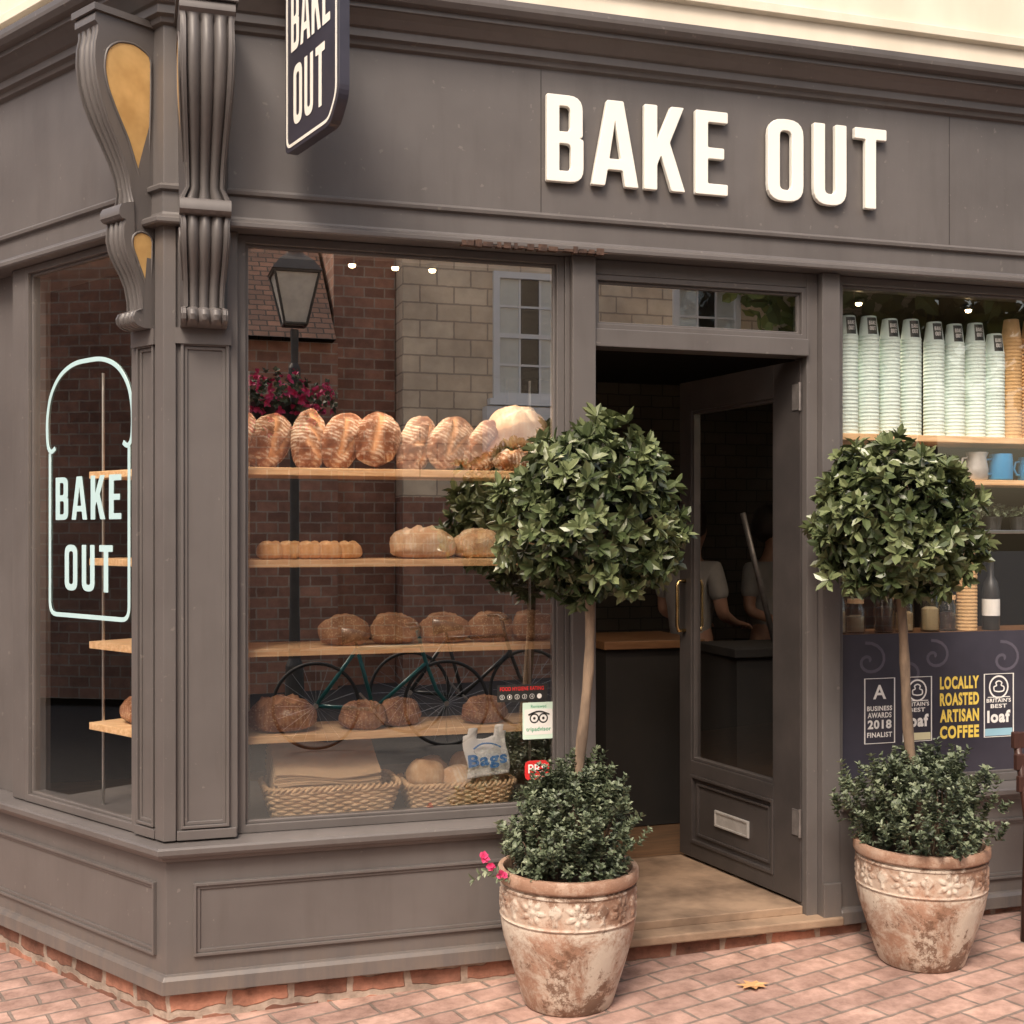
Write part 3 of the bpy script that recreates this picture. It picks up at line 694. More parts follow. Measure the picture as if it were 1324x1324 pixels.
def basket(x0, x1, y0, y1, z, h, label):
    cx, cy = (x0 + x1) / 2, (y0 + y1) / 2; e = empty('bread_basket', (cx, cy, z), label, 'basket', group='wicker baskets')
    g = G(); rows = 11; st = 44
    def per(t, grow):
        a, b = (x1 - x0) / 2 * (.86 + .14 * grow), (y1 - y0) / 2 * (.86 + .14 * grow); an = 2 * math.pi * t
        c, s_ = math.cos(an), math.sin(an); ex = .27
        return Vector((a * math.copysign(abs(c) ** ex, c), b * math.copysign(abs(s_) ** ex, s_), 0))
    for r in range(rows):
        gr = r / (rows - 1); raw = [per(i / 600, gr) for i in range(600)]
        cum = [0]
        for i in range(600): cum.append(cum[-1] + (raw[(i + 1) % 600] - raw[i]).length)
        pts = []; j = 0; M_ = st * 4
        for k in range(M_):
            d = cum[-1] * k / M_
            while cum[j + 1] < d: j += 1
            p = raw[j].lerp(raw[(j + 1) % 600], (d - cum[j]) / max(1e-6, cum[j + 1] - cum[j])); ph = k / 4 * math.pi + r * math.pi
            rad = Vector((p.x, p.y, 0)).normalized()
            pts.append(p + rad * .0045 * math.sin(ph) + UP * (.006 + (h - .012) * gr))
        g.tube(pts, .0062, 6, True)
    for k in range(st):
        p0 = per(k / st, 0); p1 = per(k / st, 1); g.tube([p0, p1 + UP * h], .003, 5)
    raw = [per(i / 600, 1.05) for i in range(600)]; cum = [0]
    for i in range(600): cum.append(cum[-1] + (raw[(i + 1) % 600] - raw[i]).length)
    for q in range(2):
        pts = []; j = 0
        for i in range(220):
            d = cum[-1] * i / 220
            while cum[j + 1] < d: j += 1
            p = raw[j].lerp(raw[(j + 1) % 600], (d - cum[j]) / max(1e-6, cum[j + 1] - cum[j])); rad = Vector((p.x, p.y, 0)).normalized(); a = i * .9 + q * math.pi
            pts.append(p + rad * .007 * math.cos(a) + UP * (h + .005 + .007 * math.sin(a)))
        g.tube(pts, .006, 6, True)
    g.obj('basket_weave', WICKER, e, smooth=True)
    b = G(); m = 48; b.add([per(i / m, .0) + UP * .004 for i in range(m)] + [per(i / m, .0) + UP * .012 for i in range(m)], [tuple(range(m)), tuple(range(m, 2 * m))] + [(i, (i + 1) % m, m + (i + 1) % m, m + i) for i in range(m)])
    b.obj('basket_base', WICKER, e); return e
basket(.335, .800, .10, .36, .495, .115, 'wicker basket holding stacked brown paper bags')
basket(.835, 1.225, .10, .34, .495, .100, 'wicker basket filled with soft bread rolls')
g = G(); random.seed(5)
for k in range(20):
    a = R(random.uniform(-2, 2)) + R(2); z0 = .50 + .095 + k * .0055; cx, cy = .545 + random.uniform(-.005, .005), .24 + random.uniform(-.005, .005)
    nx, ny = 12, 4; vs = []
    for zz in (0, .003):
        for j in range(ny + 1):
            for i in range(nx + 1):
                u, v = i / nx - .5, j / ny - .5; x, y = u * .37, v * .22
                zc = .010 * math.sin(u * 5 + k * .2) * (k / 20) + .005 * noise.noise(Vector((x * 12, y * 12, k * .4)))
                vs.append((cx + x * math.cos(a) - y * math.sin(a), cy + x * math.sin(a) + y * math.cos(a), z0 + zc + zz + .09 * v))
    W1 = (nx + 1); TT = W1 * (ny + 1); fs = []
    for j in range(ny):
        for i in range(nx):
            q = j * W1 + i; fs += [(q, q + 1, q + W1 + 1, q + W1), (TT + q, TT + q + W1, TT + q + W1 + 1, TT + q + 1)]
    bd = [i for i in range(nx)] + [nx + j * W1 for j in range(ny)] + [TT - 1 - i for i in range(nx)] + [TT - W1 - j * W1 for j in range(ny)]
    for i in range(len(bd)): j = (i + 1) % len(bd); fs.append((bd[i], bd[j], TT + bd[j], TT + bd[i]))
    g.add(vs, fs)
g.obj('paper_bag_stack', KRAFT, label='stack of brown kraft paper bags in wicker basket', cat='paper bags')
big = loaf_me('soft_roll', .145, .13, .10, [], BUN, 41, 32, rough=.01); big2 = loaf_me('floured_roll', .135, .125, .085, [], PALE, 42, 32, rough=.01)
for i, (X, Y, Z, r) in enumerate(((.905, .19, .585, 0), (1.025, .17, .575, 1), (1.145, .18, .570, 1), (.96, .29, .59, 1), (1.09, .28, .59, 0), (1.17, .28, .575, 1))):
    link('bread_roll', big2 if r else big, None, (X, Y, Z), label='soft round roll piled in wicker basket', cat='bread roll', group='rolls in basket', rot=(R(random.uniform(-8, 14)), R(random.uniform(-10, 10)), random.uniform(0, 6)))

# ---------------- stickers and cards on glass
def card(name, x0, x1, z0, z1, mat, label, cat, o=-.0565, r=.004):
    e = empty(name, fM((x0 + x1) / 2, o, z0), label, cat); T = Matrix.Translation(-fM((x0 + x1) / 2, o, z0))
    mt = T @ FM(x0, z0, o); g = G(); flat(g, rnd([(0, 0), (x1 - x0, 0), (x1 - x0, z1 - z0), (0, z1 - z0)], r, 3), -.002, 0, mt); g.obj('card_face', mat, e)
    return e, mt
def txt(g, body, x, y, w, h, mt, bold=.0, z=.0012):
    vs, fs = text_v(body, w, h, bold); put(g, [Vector((v.x + x, v.y + y, z)) for v in vs], fs, mt)
def disc(g, x, y, r, mt, z=.0012, r2=0, n=24, sy=1):
    if r2:
        vs = [mt @ Vector((x + q * math.cos(2 * math.pi * i / n), y + sy * q * math.sin(2 * math.pi * i / n), z)) for q in (r, r2) for i in range(n)]
        g.add(vs, [(i, (i + 1) % n, n + (i + 1) % n, n + i) for i in range(n)])
    else:
        g.add([mt @ Vector((x + r * math.cos(2 * math.pi * i / n), y + sy * r * math.sin(2 * math.pi * i / n), z)) for i in range(n)], [tuple(range(n))])
GO = -.052
e, mt = card('window_sticker', 1.235, 1.353, .760, .892, MINT, 'pale mint travel review sticker with owl eyes', 'sticker', GO)
g = G(); flat(g, rnd([(.006, .016), (.112, .016), (.112, .108), (.006, .108)], .006, 3), .0002, .0007, mt); g.obj('white_panel', PAPERW, e)
g = G(); txt(g, 'tripadvisor', .012, .024, .094, .02, mt, .02); g.obj('green_lettering', GREEN, e)
g = G(); disc(g, .043, .075, .018, mt, .0012, .013); disc(g, .077, .075, .018, mt, .0012, .013); disc(g, .043, .075, .005, mt); disc(g, .077, .075, .005, mt); strip(g, cat([(.02, .088), (.06, .10), (.10, .088)]), .005, mt, .001, False); g.obj('owl_emblem', BLACK, e)
g = G(); txt(g, 'Reviewed', .03, .113, .058, .011, mt, .0, .0012); g.obj('small_print', GREEN, e)
e, mt = card('window_sticker', 1.139, 1.328, .897, .958, BLACK, 'black food hygiene rating sticker with number circles', 'sticker', GO)
g = G(); txt(g, 'FOOD HYGIENE RATING', .01, .040, .165, .014, mt, .02); g.obj('rating_title', RED, e)
g = G()
for i in range(6): disc(g, .018 + i * .028, .018, .009, mt, .0012, 0 if i == 5 else .0078)
for i in range(6): txt(g, str(i), .0155 + i * .028, .0135, .005, .009, mt, 0, .0012 if i < 5 else .0005)
g.obj('rating_print', PAPERW, e)
e, mt = card('window_sticker', 1.243, 1.335, .612, .682, RED, 'red music licence sticker with white letters', 'sticker', GO, .02)
g = G(); txt(g, 'PRS', .012, .026, .068, .032, mt, .012); g.obj('sticker_print', PAPERW, e)
g = G(); txt(g, 'for music', .020, .011, .052, .009, mt); g.obj('sticker_small_print', PAPERW, e)
e = empty('carrier_bag', (1.035, .072, .625), 'soft crumpled white carrier bag printed with blue letters', 'bag'); e.rotation_euler = (0, R(-5), 0)
def bagz(x, y): return .007 * math.sin(x * 26 + y * 9) * math.sin(y * 15 + .6) + .006 * noise.noise(Vector((x * 28, y * 28, 0))) + (.014 * math.sin(x * 55) * max(0, y - .10) * 10)
g = G(); nx, ny = 22, 24; bw, bh = .160, .175; vs = []
for j in range(ny + 1):
    for i in range(nx + 1):
        x, y = i / nx * bw, j / ny * bh; vs.append((x + .006 * math.sin(y * 40), .010 - bagz(x, y), y + .006 * math.sin(x * 60) * (j / ny)))
fs = []
for j in range(ny):
    for i in range(nx):
        u = (i + .5) / nx; v = (j + .5) / ny
        if v > .80 and .30 < u < .72: continue
        if v > .88 and (u < .10 or u > .92): continue
        q = j * (nx + 1) + i; fs.append((q, q + 1, q + nx + 2, q + nx + 1))
g.add(vs, fs); o = g.obj('bag_film', PAPERW, e, smooth=True); sm = o.modifiers.new('thickness', 'SOLIDIFY'); sm.thickness = .0015; sm.offset = 0
g = G(); vs, fs = text_v('Bags', .145, .058, .035); g.add([(v.x + .006, .010 - .017, v.y + .028) for v in vs], fs)
g.obj('bag_lettering', BLUE, e, recalc=False)
g = G(); pts = cat([(.03, .105), (.06, .120), (.10, .116), (.13, .100)]); g.tube([(x, .010 - .016, y) for x, y in pts], .003, 6); g.obj('bag_emblem', BLUE, e)

# ------------------------------------------------------------------ right window contents
G().box(2.52, 3.92, -.36, -.11, 1.872, 1.898).obj('cup_shelf', WOOD, bevel=.002, label='pine shelf carrying stacked takeaway cups', cat='shelf')
G().box(3.02, 3.92, -.34, -.12, 1.700, 1.722).obj('mug_shelf', WOOD, bevel=.002, label='pine shelf with mugs and steel jug', cat='shelf')
G().box(2.52, 3.92, -.34, -.12, 1.50, 1.515).obj('plant_shelf', STEEL, bevel=.002, label='narrow grey shelf with small potted herbs', cat='shelf')
def cup_stack(x, y, z, top, mat, logo=True, lab=''):
    e = empty('cup_stack', (x, y, z), lab, 'paper cups', group='stacked paper cups')
    h = top - z; prof = []; zz = 0; n = int((h - .085) / .0145); st = (h - .085) / n
    for i in range(n): prof += [(.0415, zz), (.0425, zz + .001), (.0425, zz + .006), (.0418, zz + .0072), (.0411, zz + st - .0005)]; zz += st
    prof += [(.0425, zz), (.0425, zz + .004), (.040, zz + .006), (.030, h - .002), (.028, h), (.026, h), (.024, h - .006), (.001, h - .006)]
    g = G().lathe(prof, 28); o = g.obj('paper_cups', mat, e); smooth_sharp(o, 50)
    if logo:
        def bend(xx, yy, k): r = .0400 - (yy - (zz + .006)) / (h - zz - .006) * .010 + k; a = xx / r - math.pi / 2 - .1; return Vector((r * math.cos(a), r * math.sin(a), yy))
        c = G(); y0, y1 = h - .076, h - .008; nn = 8
        vs = [bend(-.021 + .042 * i / nn, yy, .0006) for yy in (y0, y1) for i in range(nn + 1)]
        c.add(vs, [(i, i + 1, nn + 2 + i, nn + 1 + i) for i in range(nn)]); c.obj('cup_emblem', BLACK, e, recalc=False)
        w = G(); word(w, 'BAKE', -.015, .038, .016, Matrix.Identity(4), .030); word(w, 'OUT', -.013, .016, .016, Matrix.Identity(4), .026)
        w.v = [tuple(bend(v[0], v[1] + y0, .0012)) for v in w.v]; w.obj('cup_lettering', PAPERW, e, recalc=False)
for X, TP in ((2.645, 2.375), (2.742, 2.378), (2.84, 2.372), (2.94, 2.375), (3.05, 2.37), (3.148, 2.366), (3.25, 2.375), (3.345, 2.335)):
    cup_stack(X, .18, 1.899, TP, CUPW, True, 'tall stack of white paper cups with dark emblem')
cup_stack(3.43, .18, 1.899, 2.40, CUPB, False, 'tall stack of brown kraft paper cups')
cup_stack(3.53, .18, 1.899, 2.40, CUPB, False, 'tall stack of brown kraft paper cups')
cup_stack(3.24, .22, 1.095, 1.43, CUPB, False, 'short stack of brown paper cups on counter')
def mug(name, x, y, z, r, h, mat, lab, cat_, spout=False):
    e = empty(name, (x, y, z), lab, cat_)
    pr = [(r * .9, 0), (r, .004), (r * (1.05 if spout else 1), h * .4), (r * (.85 if spout else 1), h * .8), (r * .95, h), (r * .90, h), (r * .85, h * .8), (r * .9, h * .1), (.001, h * .08)]
    o = G().lathe(pr, 28, fn=(lambda a, zz, rr: .012 * max(0, math.cos(a)) ** 8 if zz > h * .9 else 0) if spout else None).obj('mug_body', mat, e); smooth_sharp(o, 50)
    G().tube([(-r * .95, 0, h * .8), (-r * 1.5, 0, h * .78), (-r * 1.7, 0, h * .5), (-r * 1.4, 0, h * .25), (-r * .97, 0, h * .22)], .005, 8).obj('mug_handle', mat, e, smooth=True)
mug('milk_jug', 3.25, .17, 1.723, .045, .115, ALU, 'satin steel milk jug on pine shelf', 'jug', True)
mug('coffee_mug', 3.37, .17, 1.723, .048, .11, MUGB, 'blue glazed mug on pine shelf', 'mug')
mug('coffee_mug', 3.52, .18, 1.723, .045, .10, MUGB, 'blue glazed mug on pine shelf', 'mug')
mug('coffee_mug', 3.13, .18, 1.723, .038, .08, PAPERW, 'small white mug on pine shelf', 'mug')

def leaves(g, pos, axis, n, ln, wd, rng, spread=(15, 85), tb=.5):
    axis = axis.normalized(); p1 = axis.orthogonal().normalized(); p2 = axis.cross(p1)
    a0 = rng.random() * 6.28
    for k in range(n):
        az = a0 + k * 2.4 + rng.uniform(-.3, .3); th = R(rng.uniform(*spread))
        rad = p1 * math.cos(az) + p2 * math.sin(az); d = axis * math.cos(th) + rad * math.sin(th); d.z -= rng.uniform(-.05, .2); d.normalize()
        side = d.cross(axis + rad * .3)
        if side.length < 1e-4: side = d.orthogonal()
        side.normalize(); side = (side + axis * rng.uniform(-.4, .4)).normalized(); nn = side.cross(d)
        l = ln * rng.uniform(.65, 1.15); w = wd * rng.uniform(.8, 1.2); b = pos + d * l * .05
        lift = nn * w * .22; c = nn * l * rng.uniform(-.16, .16)
        vs = [b, b + d * l * .28 + side * w * .43 + lift, b + d * l * .70 + side * w * .42 + lift + c * .4, b + d * l + c, b + d * l * .70 - side * w * .42 + lift + c * .4, b + d * l * .28 - side * w * .43 + lift, b + d * l * .48 + c * .25]
        t = max(0, min(1, tb + rng.uniform(-.28, .28)))
        g.add(vs, [(0, 1, 6), (1, 2, 6), (2, 3, 6), (3, 4, 6), (4, 5, 6), (5, 0, 6)], None, t)
def ball_tree(cx, cy, zg, potR, rimz, crown, CR, top_off, seed, lean, label, bushR, bushH, skew):
    rng = random.Random(seed)
    e = empty('potted_bay_tree', (cx, cy, zg), label, 'potted tree', group='bay trees in terracotta pots')
    h = rimz - zg
    pr = [(potR * .60, 0), (potR * .63, .006), (potR * .70, h * .12), (potR * .82, h * .32), (potR * .915, h * .50), (potR * .955, h * .62), (potR * .945, h * .645), (potR * .965, h * .65), (potR * .970, h * .66)]
    for i in range(26): pr.append((potR * .950, h * (.67 + .195 * i / 25)))
    pr += [(potR * .970, h * .870), (potR * .970, h * .882), (potR * .93, h * .89), (potR * .935, h * .905), (potR * .985, h * .91), (potR, h * .925), (potR, h * .985), (potR * .985, h), (potR * .92, h), (potR * .90, h * .98), (potR * .88, h * .8), (.001, h * .78)]
    zc = h * .767; nm = 9; zlo = h * .665
    def carve(a, z, r):
        k = 0
        if zlo < z < h * .868:
            per = 2 * math.pi / nm; du = ((a % per) - per / 2) * r; dv = z - zc; rr = math.hypot(du, dv); th = math.atan2(dv, du)
            pet = (.052 * (.22 + .78 * abs(math.cos(3.5 * th)))) - rr
            if pet > 0: k += .0062 * min(1, pet / .008) * (.7 + .3 * math.cos(rr * 230))
            du2 = abs(du) - per * r / 2
            l2 = .022 * (1 - abs(dv) / .046) - abs(du2 + .006 * math.sin(dv * 120))
            if l2 > 0 and abs(dv) < .046: k += .0055 * min(1, l2 / .006)
        return k
    def relief(a, z, r): return carve(a, z, r) + .0022 * noise.noise(Vector((math.cos(a) * 3, math.sin(a) * 3, z * 9 + seed)))
    g = G().lathe(pr, 352, fn=relief)
    g.t = [.9 if v[2] > h * .9 else (.5 if (zlo < v[2] < h * .868 and carve(math.atan2(v[1], v[0]) % (2 * math.pi), v[2], potR * .95) < .002) else 0) for v in g.v]
    o = g.obj('pot', POT, e, attr='tint'); smooth_sharp(o, 55)
    sl = G(); sl.lathe([(potR * .89, h * .90), (potR * .5, h * .93), (.001, h * .94)], 40); sl.obj('soil', SOIL, e, smooth=True)
    c = Vector((crown[0] - cx, crown[1] - cy, crown[2] - zg)); b = Vector((lean, 0, h * .9))
    tr = G(); pts = []; rad = []
    for i in range(15):
        t = i / 14; p = b.lerp(c - UP * CR * .35, t); p += Vector((.010 * math.sin(t * 7 + seed), .008 * math.cos(t * 5), 0)); pts.append(p); rad.append(.021 - .006 * t + (.008 if i == 0 else 0) + .0015 * math.sin(i * 2.3))
    tr.tube(pts, rad, 12)
    for k in range(24):
        d = Vector((rng.gauss(0, 1), rng.gauss(0, 1), rng.gauss(.3, .8))).normalized(); s0 = pts[-1 - (k % 3)]
        tr.tube([s0, s0.lerp(c + d * CR * .4, .5) + Vector((0, 0, .01)), c + d * CR * .8], [.010, .007, .003], 6)
    tr.obj('trunk', BARK, e, smooth=True)
    g = G(); NT = 500
    for i in range(NT):
        ph = math.acos(1 - 2 * (i + .5) / NT); az = i * 2.399963 + rng.uniform(-.35, .35)
        d = Vector((math.sin(ph) * math.cos(az), math.sin(ph) * math.sin(az), math.cos(ph)))
        bumpy = 1 + .20 * noise.noise(d * 2.2 + Vector((seed * 3.7, 0, 0))) + .24 * noise.noise(d * 4.5 + Vector((0, seed, 0)))
        rr = CR * bumpy * (rng.uniform(.82, 1.03) if rng.random() < .75 else rng.uniform(.45, .78))
        if d.z < -.75: rr *= .87
        if d.z > .75: rr *= 1.0 + top_off
        pos = c + d * rr * .94; depth = rr / CR
        ax = (d + Vector((0, 0, .3)) + Vector((rng.gauss(0, .4), rng.gauss(0, .4), rng.gauss(0, .4)))).normalized()
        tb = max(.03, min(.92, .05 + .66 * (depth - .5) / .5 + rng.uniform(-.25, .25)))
        leaves(g, pos, ax, rng.randint(8, 12), .055, .029, rng, (25, 110), tb)
        if depth > .97 and rng.random() < .25:
            leaves(g, pos + ax * .015, ax, 5, .045, .021, rng, (20, 60), tb + .12)
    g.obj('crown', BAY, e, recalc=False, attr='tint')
    g = G(); st = G(); bc = Vector((0, 0, h * .98))
    for i in range(700):
        az = rng.uniform(0, 6.28); zf = rng.random() ** .9; rf = math.sqrt(max(0, 1 - zf ** 2.4)) * rng.choice((1, 1, .92, .8, .6))
        nz = 1 + .42 * noise.noise(Vector((math.cos(az) * 2, math.sin(az) * 2, zf * 2.2 + seed))) + .36 * noise.noise(Vector((math.cos(az) * 5, math.sin(az) * 5, zf * 5 + seed)))
        lp = rng.random() < .18; sp = 1.06 if lp else 1
        taper = .84 + .28 * min(zf * 2, 1)
        pos = bc + Vector((math.cos(az) * bushR * rf * nz * sp * taper, math.sin(az) * bushR * rf * nz * sp * taper, .0 + zf * bushH * (.7 + .3 * nz) * (1.16 if lp else 1) * (1 + skew * math.cos(az) * rf)))
        ax = (Vector((math.cos(az) * .4 * rf, math.sin(az) * .4 * rf, .95)) + Vector((rng.gauss(0, .22), rng.gauss(0, .22), 0))).normalized()
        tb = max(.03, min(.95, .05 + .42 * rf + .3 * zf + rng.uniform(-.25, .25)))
        for q in range(5 if lp else 3):
            pq = pos - ax * .015 * q
            if pq.z < h * .99 and math.hypot(pq.x, pq.y) > potR * .88: continue
            leaves(g, pq, ax, 5, .021, .012, rng, (30, 75), tb - .08 * q)
    for i in range(60):
        az = rng.uniform(0, 6.28); rr = bushR * rng.uniform(.3, .8); st.tube([bc + Vector((math.cos(az) * .08, math.sin(az) * .08, -.04)), bc + Vector((math.cos(az) * rr, math.sin(az) * rr, bushH * .7 * rng.random()))], .0025, 5)
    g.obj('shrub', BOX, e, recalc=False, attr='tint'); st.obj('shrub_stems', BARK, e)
    return e
e1 = ball_tree(1.295, -.262, gz(1.3), .237, .388, (1.375, -.262, 1.552), .318, 0, 3, .03, 'clipped bay tree with bushy shrub in terracotta pot by doorway', .208, .31, .42)
e2 = ball_tree(2.625, -.335, gz(2.62), .238, .388, (2.51, -.335, 1.525), .292, .02, 8, 0, 'clipped bay tree in weathered terracotta pot before window', .235, .31, .0)
g = G(); rg = random.Random(4)
for (x, z) in ((-.285, .02), (-.25, -.012), (-.31, .05)):
    leaves(g, Vector((x, -.06, .47 + z)), Vector((-.3, -.9, .4)), 9, .020, .018, rg, (20, 85), .5)
g.obj('flower', PINK, e1, recalc=False, attr='tint')
g = G()
for k in range(11):
    leaves(g, Vector((-.14 - .02 * k, -.06, .46 + .015 * math.sin(k))), Vector((-.8, -.2, .3)), 4, .03, .012, rg, (30, 80), .8)
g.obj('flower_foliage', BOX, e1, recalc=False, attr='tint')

rg = random.Random(6)
for X in (3.12, 3.24, 3.37, 3.5):
    e = empty('herb_pot', (X, .22, 1.516), 'small potted herb on narrow shelf', 'potted plant', group='potted herbs')
    G().lathe([(.03, 0), (.038, .05), (.04, .055), (.036, .055), (.001, .05)], 20).obj('pot', BLACK, e)
    g = G()
    for i in range(40):
        d = Vector((rg.gauss(0, 1), rg.gauss(0, 1), abs(rg.gauss(0, .8)))).normalized(); leaves(g, Vector((0, 0, .06)) + d * rg.uniform(.02, .055), d, 4, .022, .014, rg, (20, 80), rg.random() * .6)
    g.obj('foliage', BOX, e, recalc=False, attr='tint')
G().box(2.52, 3.92, -.42, -.105, 1.065, 1.094).obj('window_counter', WOODD, bevel=.002, label='dark counter board behind window poster', cat='counter')
for i, X in enumerate((2.62, 2.72, 2.84, 2.95, 3.06, 3.16)):
    e = empty('glass_jar', (X, .22 + .02 * (i % 2), 1.095), 'glass jar of biscuits on counter', 'jar', group='glass jars')
    hh = (.16, .12, .18, .14, .17, .13)[i]
    o = G().lathe([(.036, 0), (.04, .006), (.04, hh * .8), (.03, hh * .9), (.03, hh), (.028, hh), (.036, hh * .8), (.036, .008), (.001, .006)], 24).obj('jar_body', GLASS2, e); smooth_sharp(o, 50)
    G().lathe([(.034, .008), (.034, hh * .55), (.02, hh * .6), (.001, hh * .6)], 20).obj('jar_contents', (BUN, KRAFT, REDWOOD)[i % 3], e)
    G().lathe([(.033, hh), (.033, hh + .018), (.001, hh + .02)], 24).obj('jar_lid', (STEEL, WOOD)[i % 2], e)
e = empty('glass_bottle', (3.36, .22, 1.095), 'dark glass bottle on counter', 'bottle')
o = G().lathe([(.034, 0), (.036, .005), (.036, .16), (.028, .20), (.013, .225), (.012, .285), (.015, .287), (.015, .295), (.001, .295)], 24).obj('bottle_body', BLACK, e); smooth_sharp(o, 50)
G().lathe([(.0365, .06), (.0365, .13)], 24).obj('bottle_label', PAPERW, e)
pe = empty('window_poster', fM(3.2, -.05, .62), 'dark slate poster with award badges and coffee slogan', 'poster')
mt = Matrix.Translation(-fM(3.2, -.05, .62)) @ FM(2.54, .54, -.0515)
g = G(); flat(g, [(0, 0), (1.345, 0), (1.345, .565), (0, .565)], -.002, 0, mt); g.obj('poster_sheet', NAVY, pe)
FIL = M('faded_grey_ink', (.085, .08, .105), (.10, .09, .12), .5)
for (cx, cy, s_) in ((.12, .46, .9), (.42, .47, .8), (.75, .45, .9), (.98, .46, .7), (.3, .40, .6)):
    g = G(); strip(g, [(cx + s_ * .012 * t * math.cos(t), cy + s_ * .010 * t * math.sin(t)) for t in [i * .35 for i in range(24)]], .012, mt, .0002, False, .0003)
    g.obj('swirl_print', FIL, pe)
px = lambda X: X - 2.54
pz = lambda Z: Z - .54
g = G()
for i, wd_ in enumerate(('LOCALLY', 'ROASTED', 'ARTISAN', 'COFFEE')): txt(g, wd_, px(2.985), pz(.875) - i * .066, .185, .052, mt, .045)
g.obj('slogan_lettering', YELLOW, pe)
def badge(xa, xb, za, zb, kind):
    g = G(); w = px(xb) - px(xa); h = zb - za; X = px(xa); Z = pz(za)
    strip(g, [(X, Z), (X + w, Z), (X + w, Z + h), (X, Z + h)], .005, mt, .001)
    if kind == 0:
        txt(g, 'A', X + w * .28, Z + h * .68, w * .44, h * .22, mt, .02); txt(g, 'BUSINESS', X + w * .08, Z + h * .50, w * .84, h * .075, mt, .03); txt(g, 'AWARDS', X + w * .10, Z + h * .39, w * .80, h * .085, mt, .03)
        txt(g, '2018', X + w * .10, Z + h * .22, w * .80, h * .14, mt, .04); txt(g, 'FINALIST', X + w * .08, Z + h * .09, w * .84, h * .08, mt, .03)
    else:
        disc(g, X + w * .5, Z + h * .79, w * .34, mt, .0012, w * .29)
        strip(g, cat([(X + w * .34, Z + h * .73), (X + w * .33, Z + h * .79), (X + w * .42, Z + h * .815), (X + w * .40, Z + h * .86), (X + w * .5, Z + h * .885), (X + w * .60, Z + h * .86), (X + w * .58, Z + h * .815), (X + w * .67, Z + h * .79), (X + w * .66, Z + h * .73), (X + w * .5, Z + h * .715), (X + w * .34, Z + h * .73)]), .005, mt, .001, False)
        strip(g, [(X + w * .12, Z + h * .63), (X + w * .88, Z + h * .63)], .003, mt, .001, False)
        txt(g, "BRITAIN'S", X + w * .08, Z + h * .545, w * .84, h * .065, mt, .03); txt(g, 'BEST', X + w * .22, Z + h * .455, w * .56, h * .065, mt, .03); txt(g, 'loaf', X + w * .10, Z + h * .22, w * .80, h * .20, mt, .045)
    g.obj('award_badge', PAPERW, pe)
    if kind:
        g = G(); flat(g, [(X + .004, Z + .004), (X + w - .004, Z + .004), (X + w - .004, Z + h * .13), (X + .004, Z + h * .13)], .0005, .0009, mt); g.obj('badge_band', CREAMP if kind == 1 else SKYBL, pe)
badge(2.64, 2.775, .675, .93, 0); badge(2.815, 2.945, .675, .93, 1); badge(3.195, 3.335, .675, .93, 2)

# ------------------------------------------------------------------ interior things
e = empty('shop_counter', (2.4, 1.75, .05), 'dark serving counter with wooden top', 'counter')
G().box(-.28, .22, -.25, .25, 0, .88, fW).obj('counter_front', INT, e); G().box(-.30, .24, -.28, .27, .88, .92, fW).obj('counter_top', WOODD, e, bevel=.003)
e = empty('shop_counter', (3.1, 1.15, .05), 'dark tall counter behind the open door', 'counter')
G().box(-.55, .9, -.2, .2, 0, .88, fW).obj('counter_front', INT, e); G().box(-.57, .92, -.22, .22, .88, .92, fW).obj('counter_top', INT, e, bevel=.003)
e = empty('back_lettering', (2.2, 3.4, 1.80), 'faint BAKE OUT letters at the back of the shop', 'sign')  # flat lettering set just before the back wall
g = G(); word(g, 'BAKE', -.36, 0, .2, frm((1, 0, 0), (0, 0, 0)), .36); word(g, 'OUT', .08, 0, .2, frm((1, 0, 0), (0, 0, 0)), .28); g.obj('lettering', M('dull_gold_letter', (.45, .32, .17), None, .5), e)
BULB = emis('warm_bulb', (1, .72, .38), 14)
for i, (x, y, w) in enumerate(((.66, .30, 16), (.82, .30, 0), (.96, .30, 16), (.12, .42, 12), (2.85, .42, 7), (3.4, .42, 7), (2.4, 1.5, 0))):  # window row first; later entries are unseen spotlights added to brighten the displays
    e = empty('ceiling_spotlight', (x, y, 2.4995), 'small warm ceiling spotlight, some of the set added for light', 'ceiling light', group='ceiling spotlights')
    G().lathe([(.001, -.001), (.022, -.001), (.024, -.004), (.018, -.018), (.015, -.018), (.014, -.008), (.001, -.008)], 20).obj('fitting', BLACK, e)
    G().lathe([(.001, -.010), (.010, -.012), (.014, -.020), (.011, -.028), (.001, -.031)], 16).obj('bulb', BULB, e, smooth=True)
    if not w: continue
    ld = bpy.data.lights.new('spot_lamp', 'SPOT'); ld.energy = w * 2; ld.color = (1, .80, .60); ld.shadow_soft_size = .04; ld.spot_size = R(125); ld.spot_blend = .6
    lo = bpy.data.objects.new('lamp_light', ld); S.collection.objects.link(lo); lo.parent = e; lo.location = (0, 0, -.05)

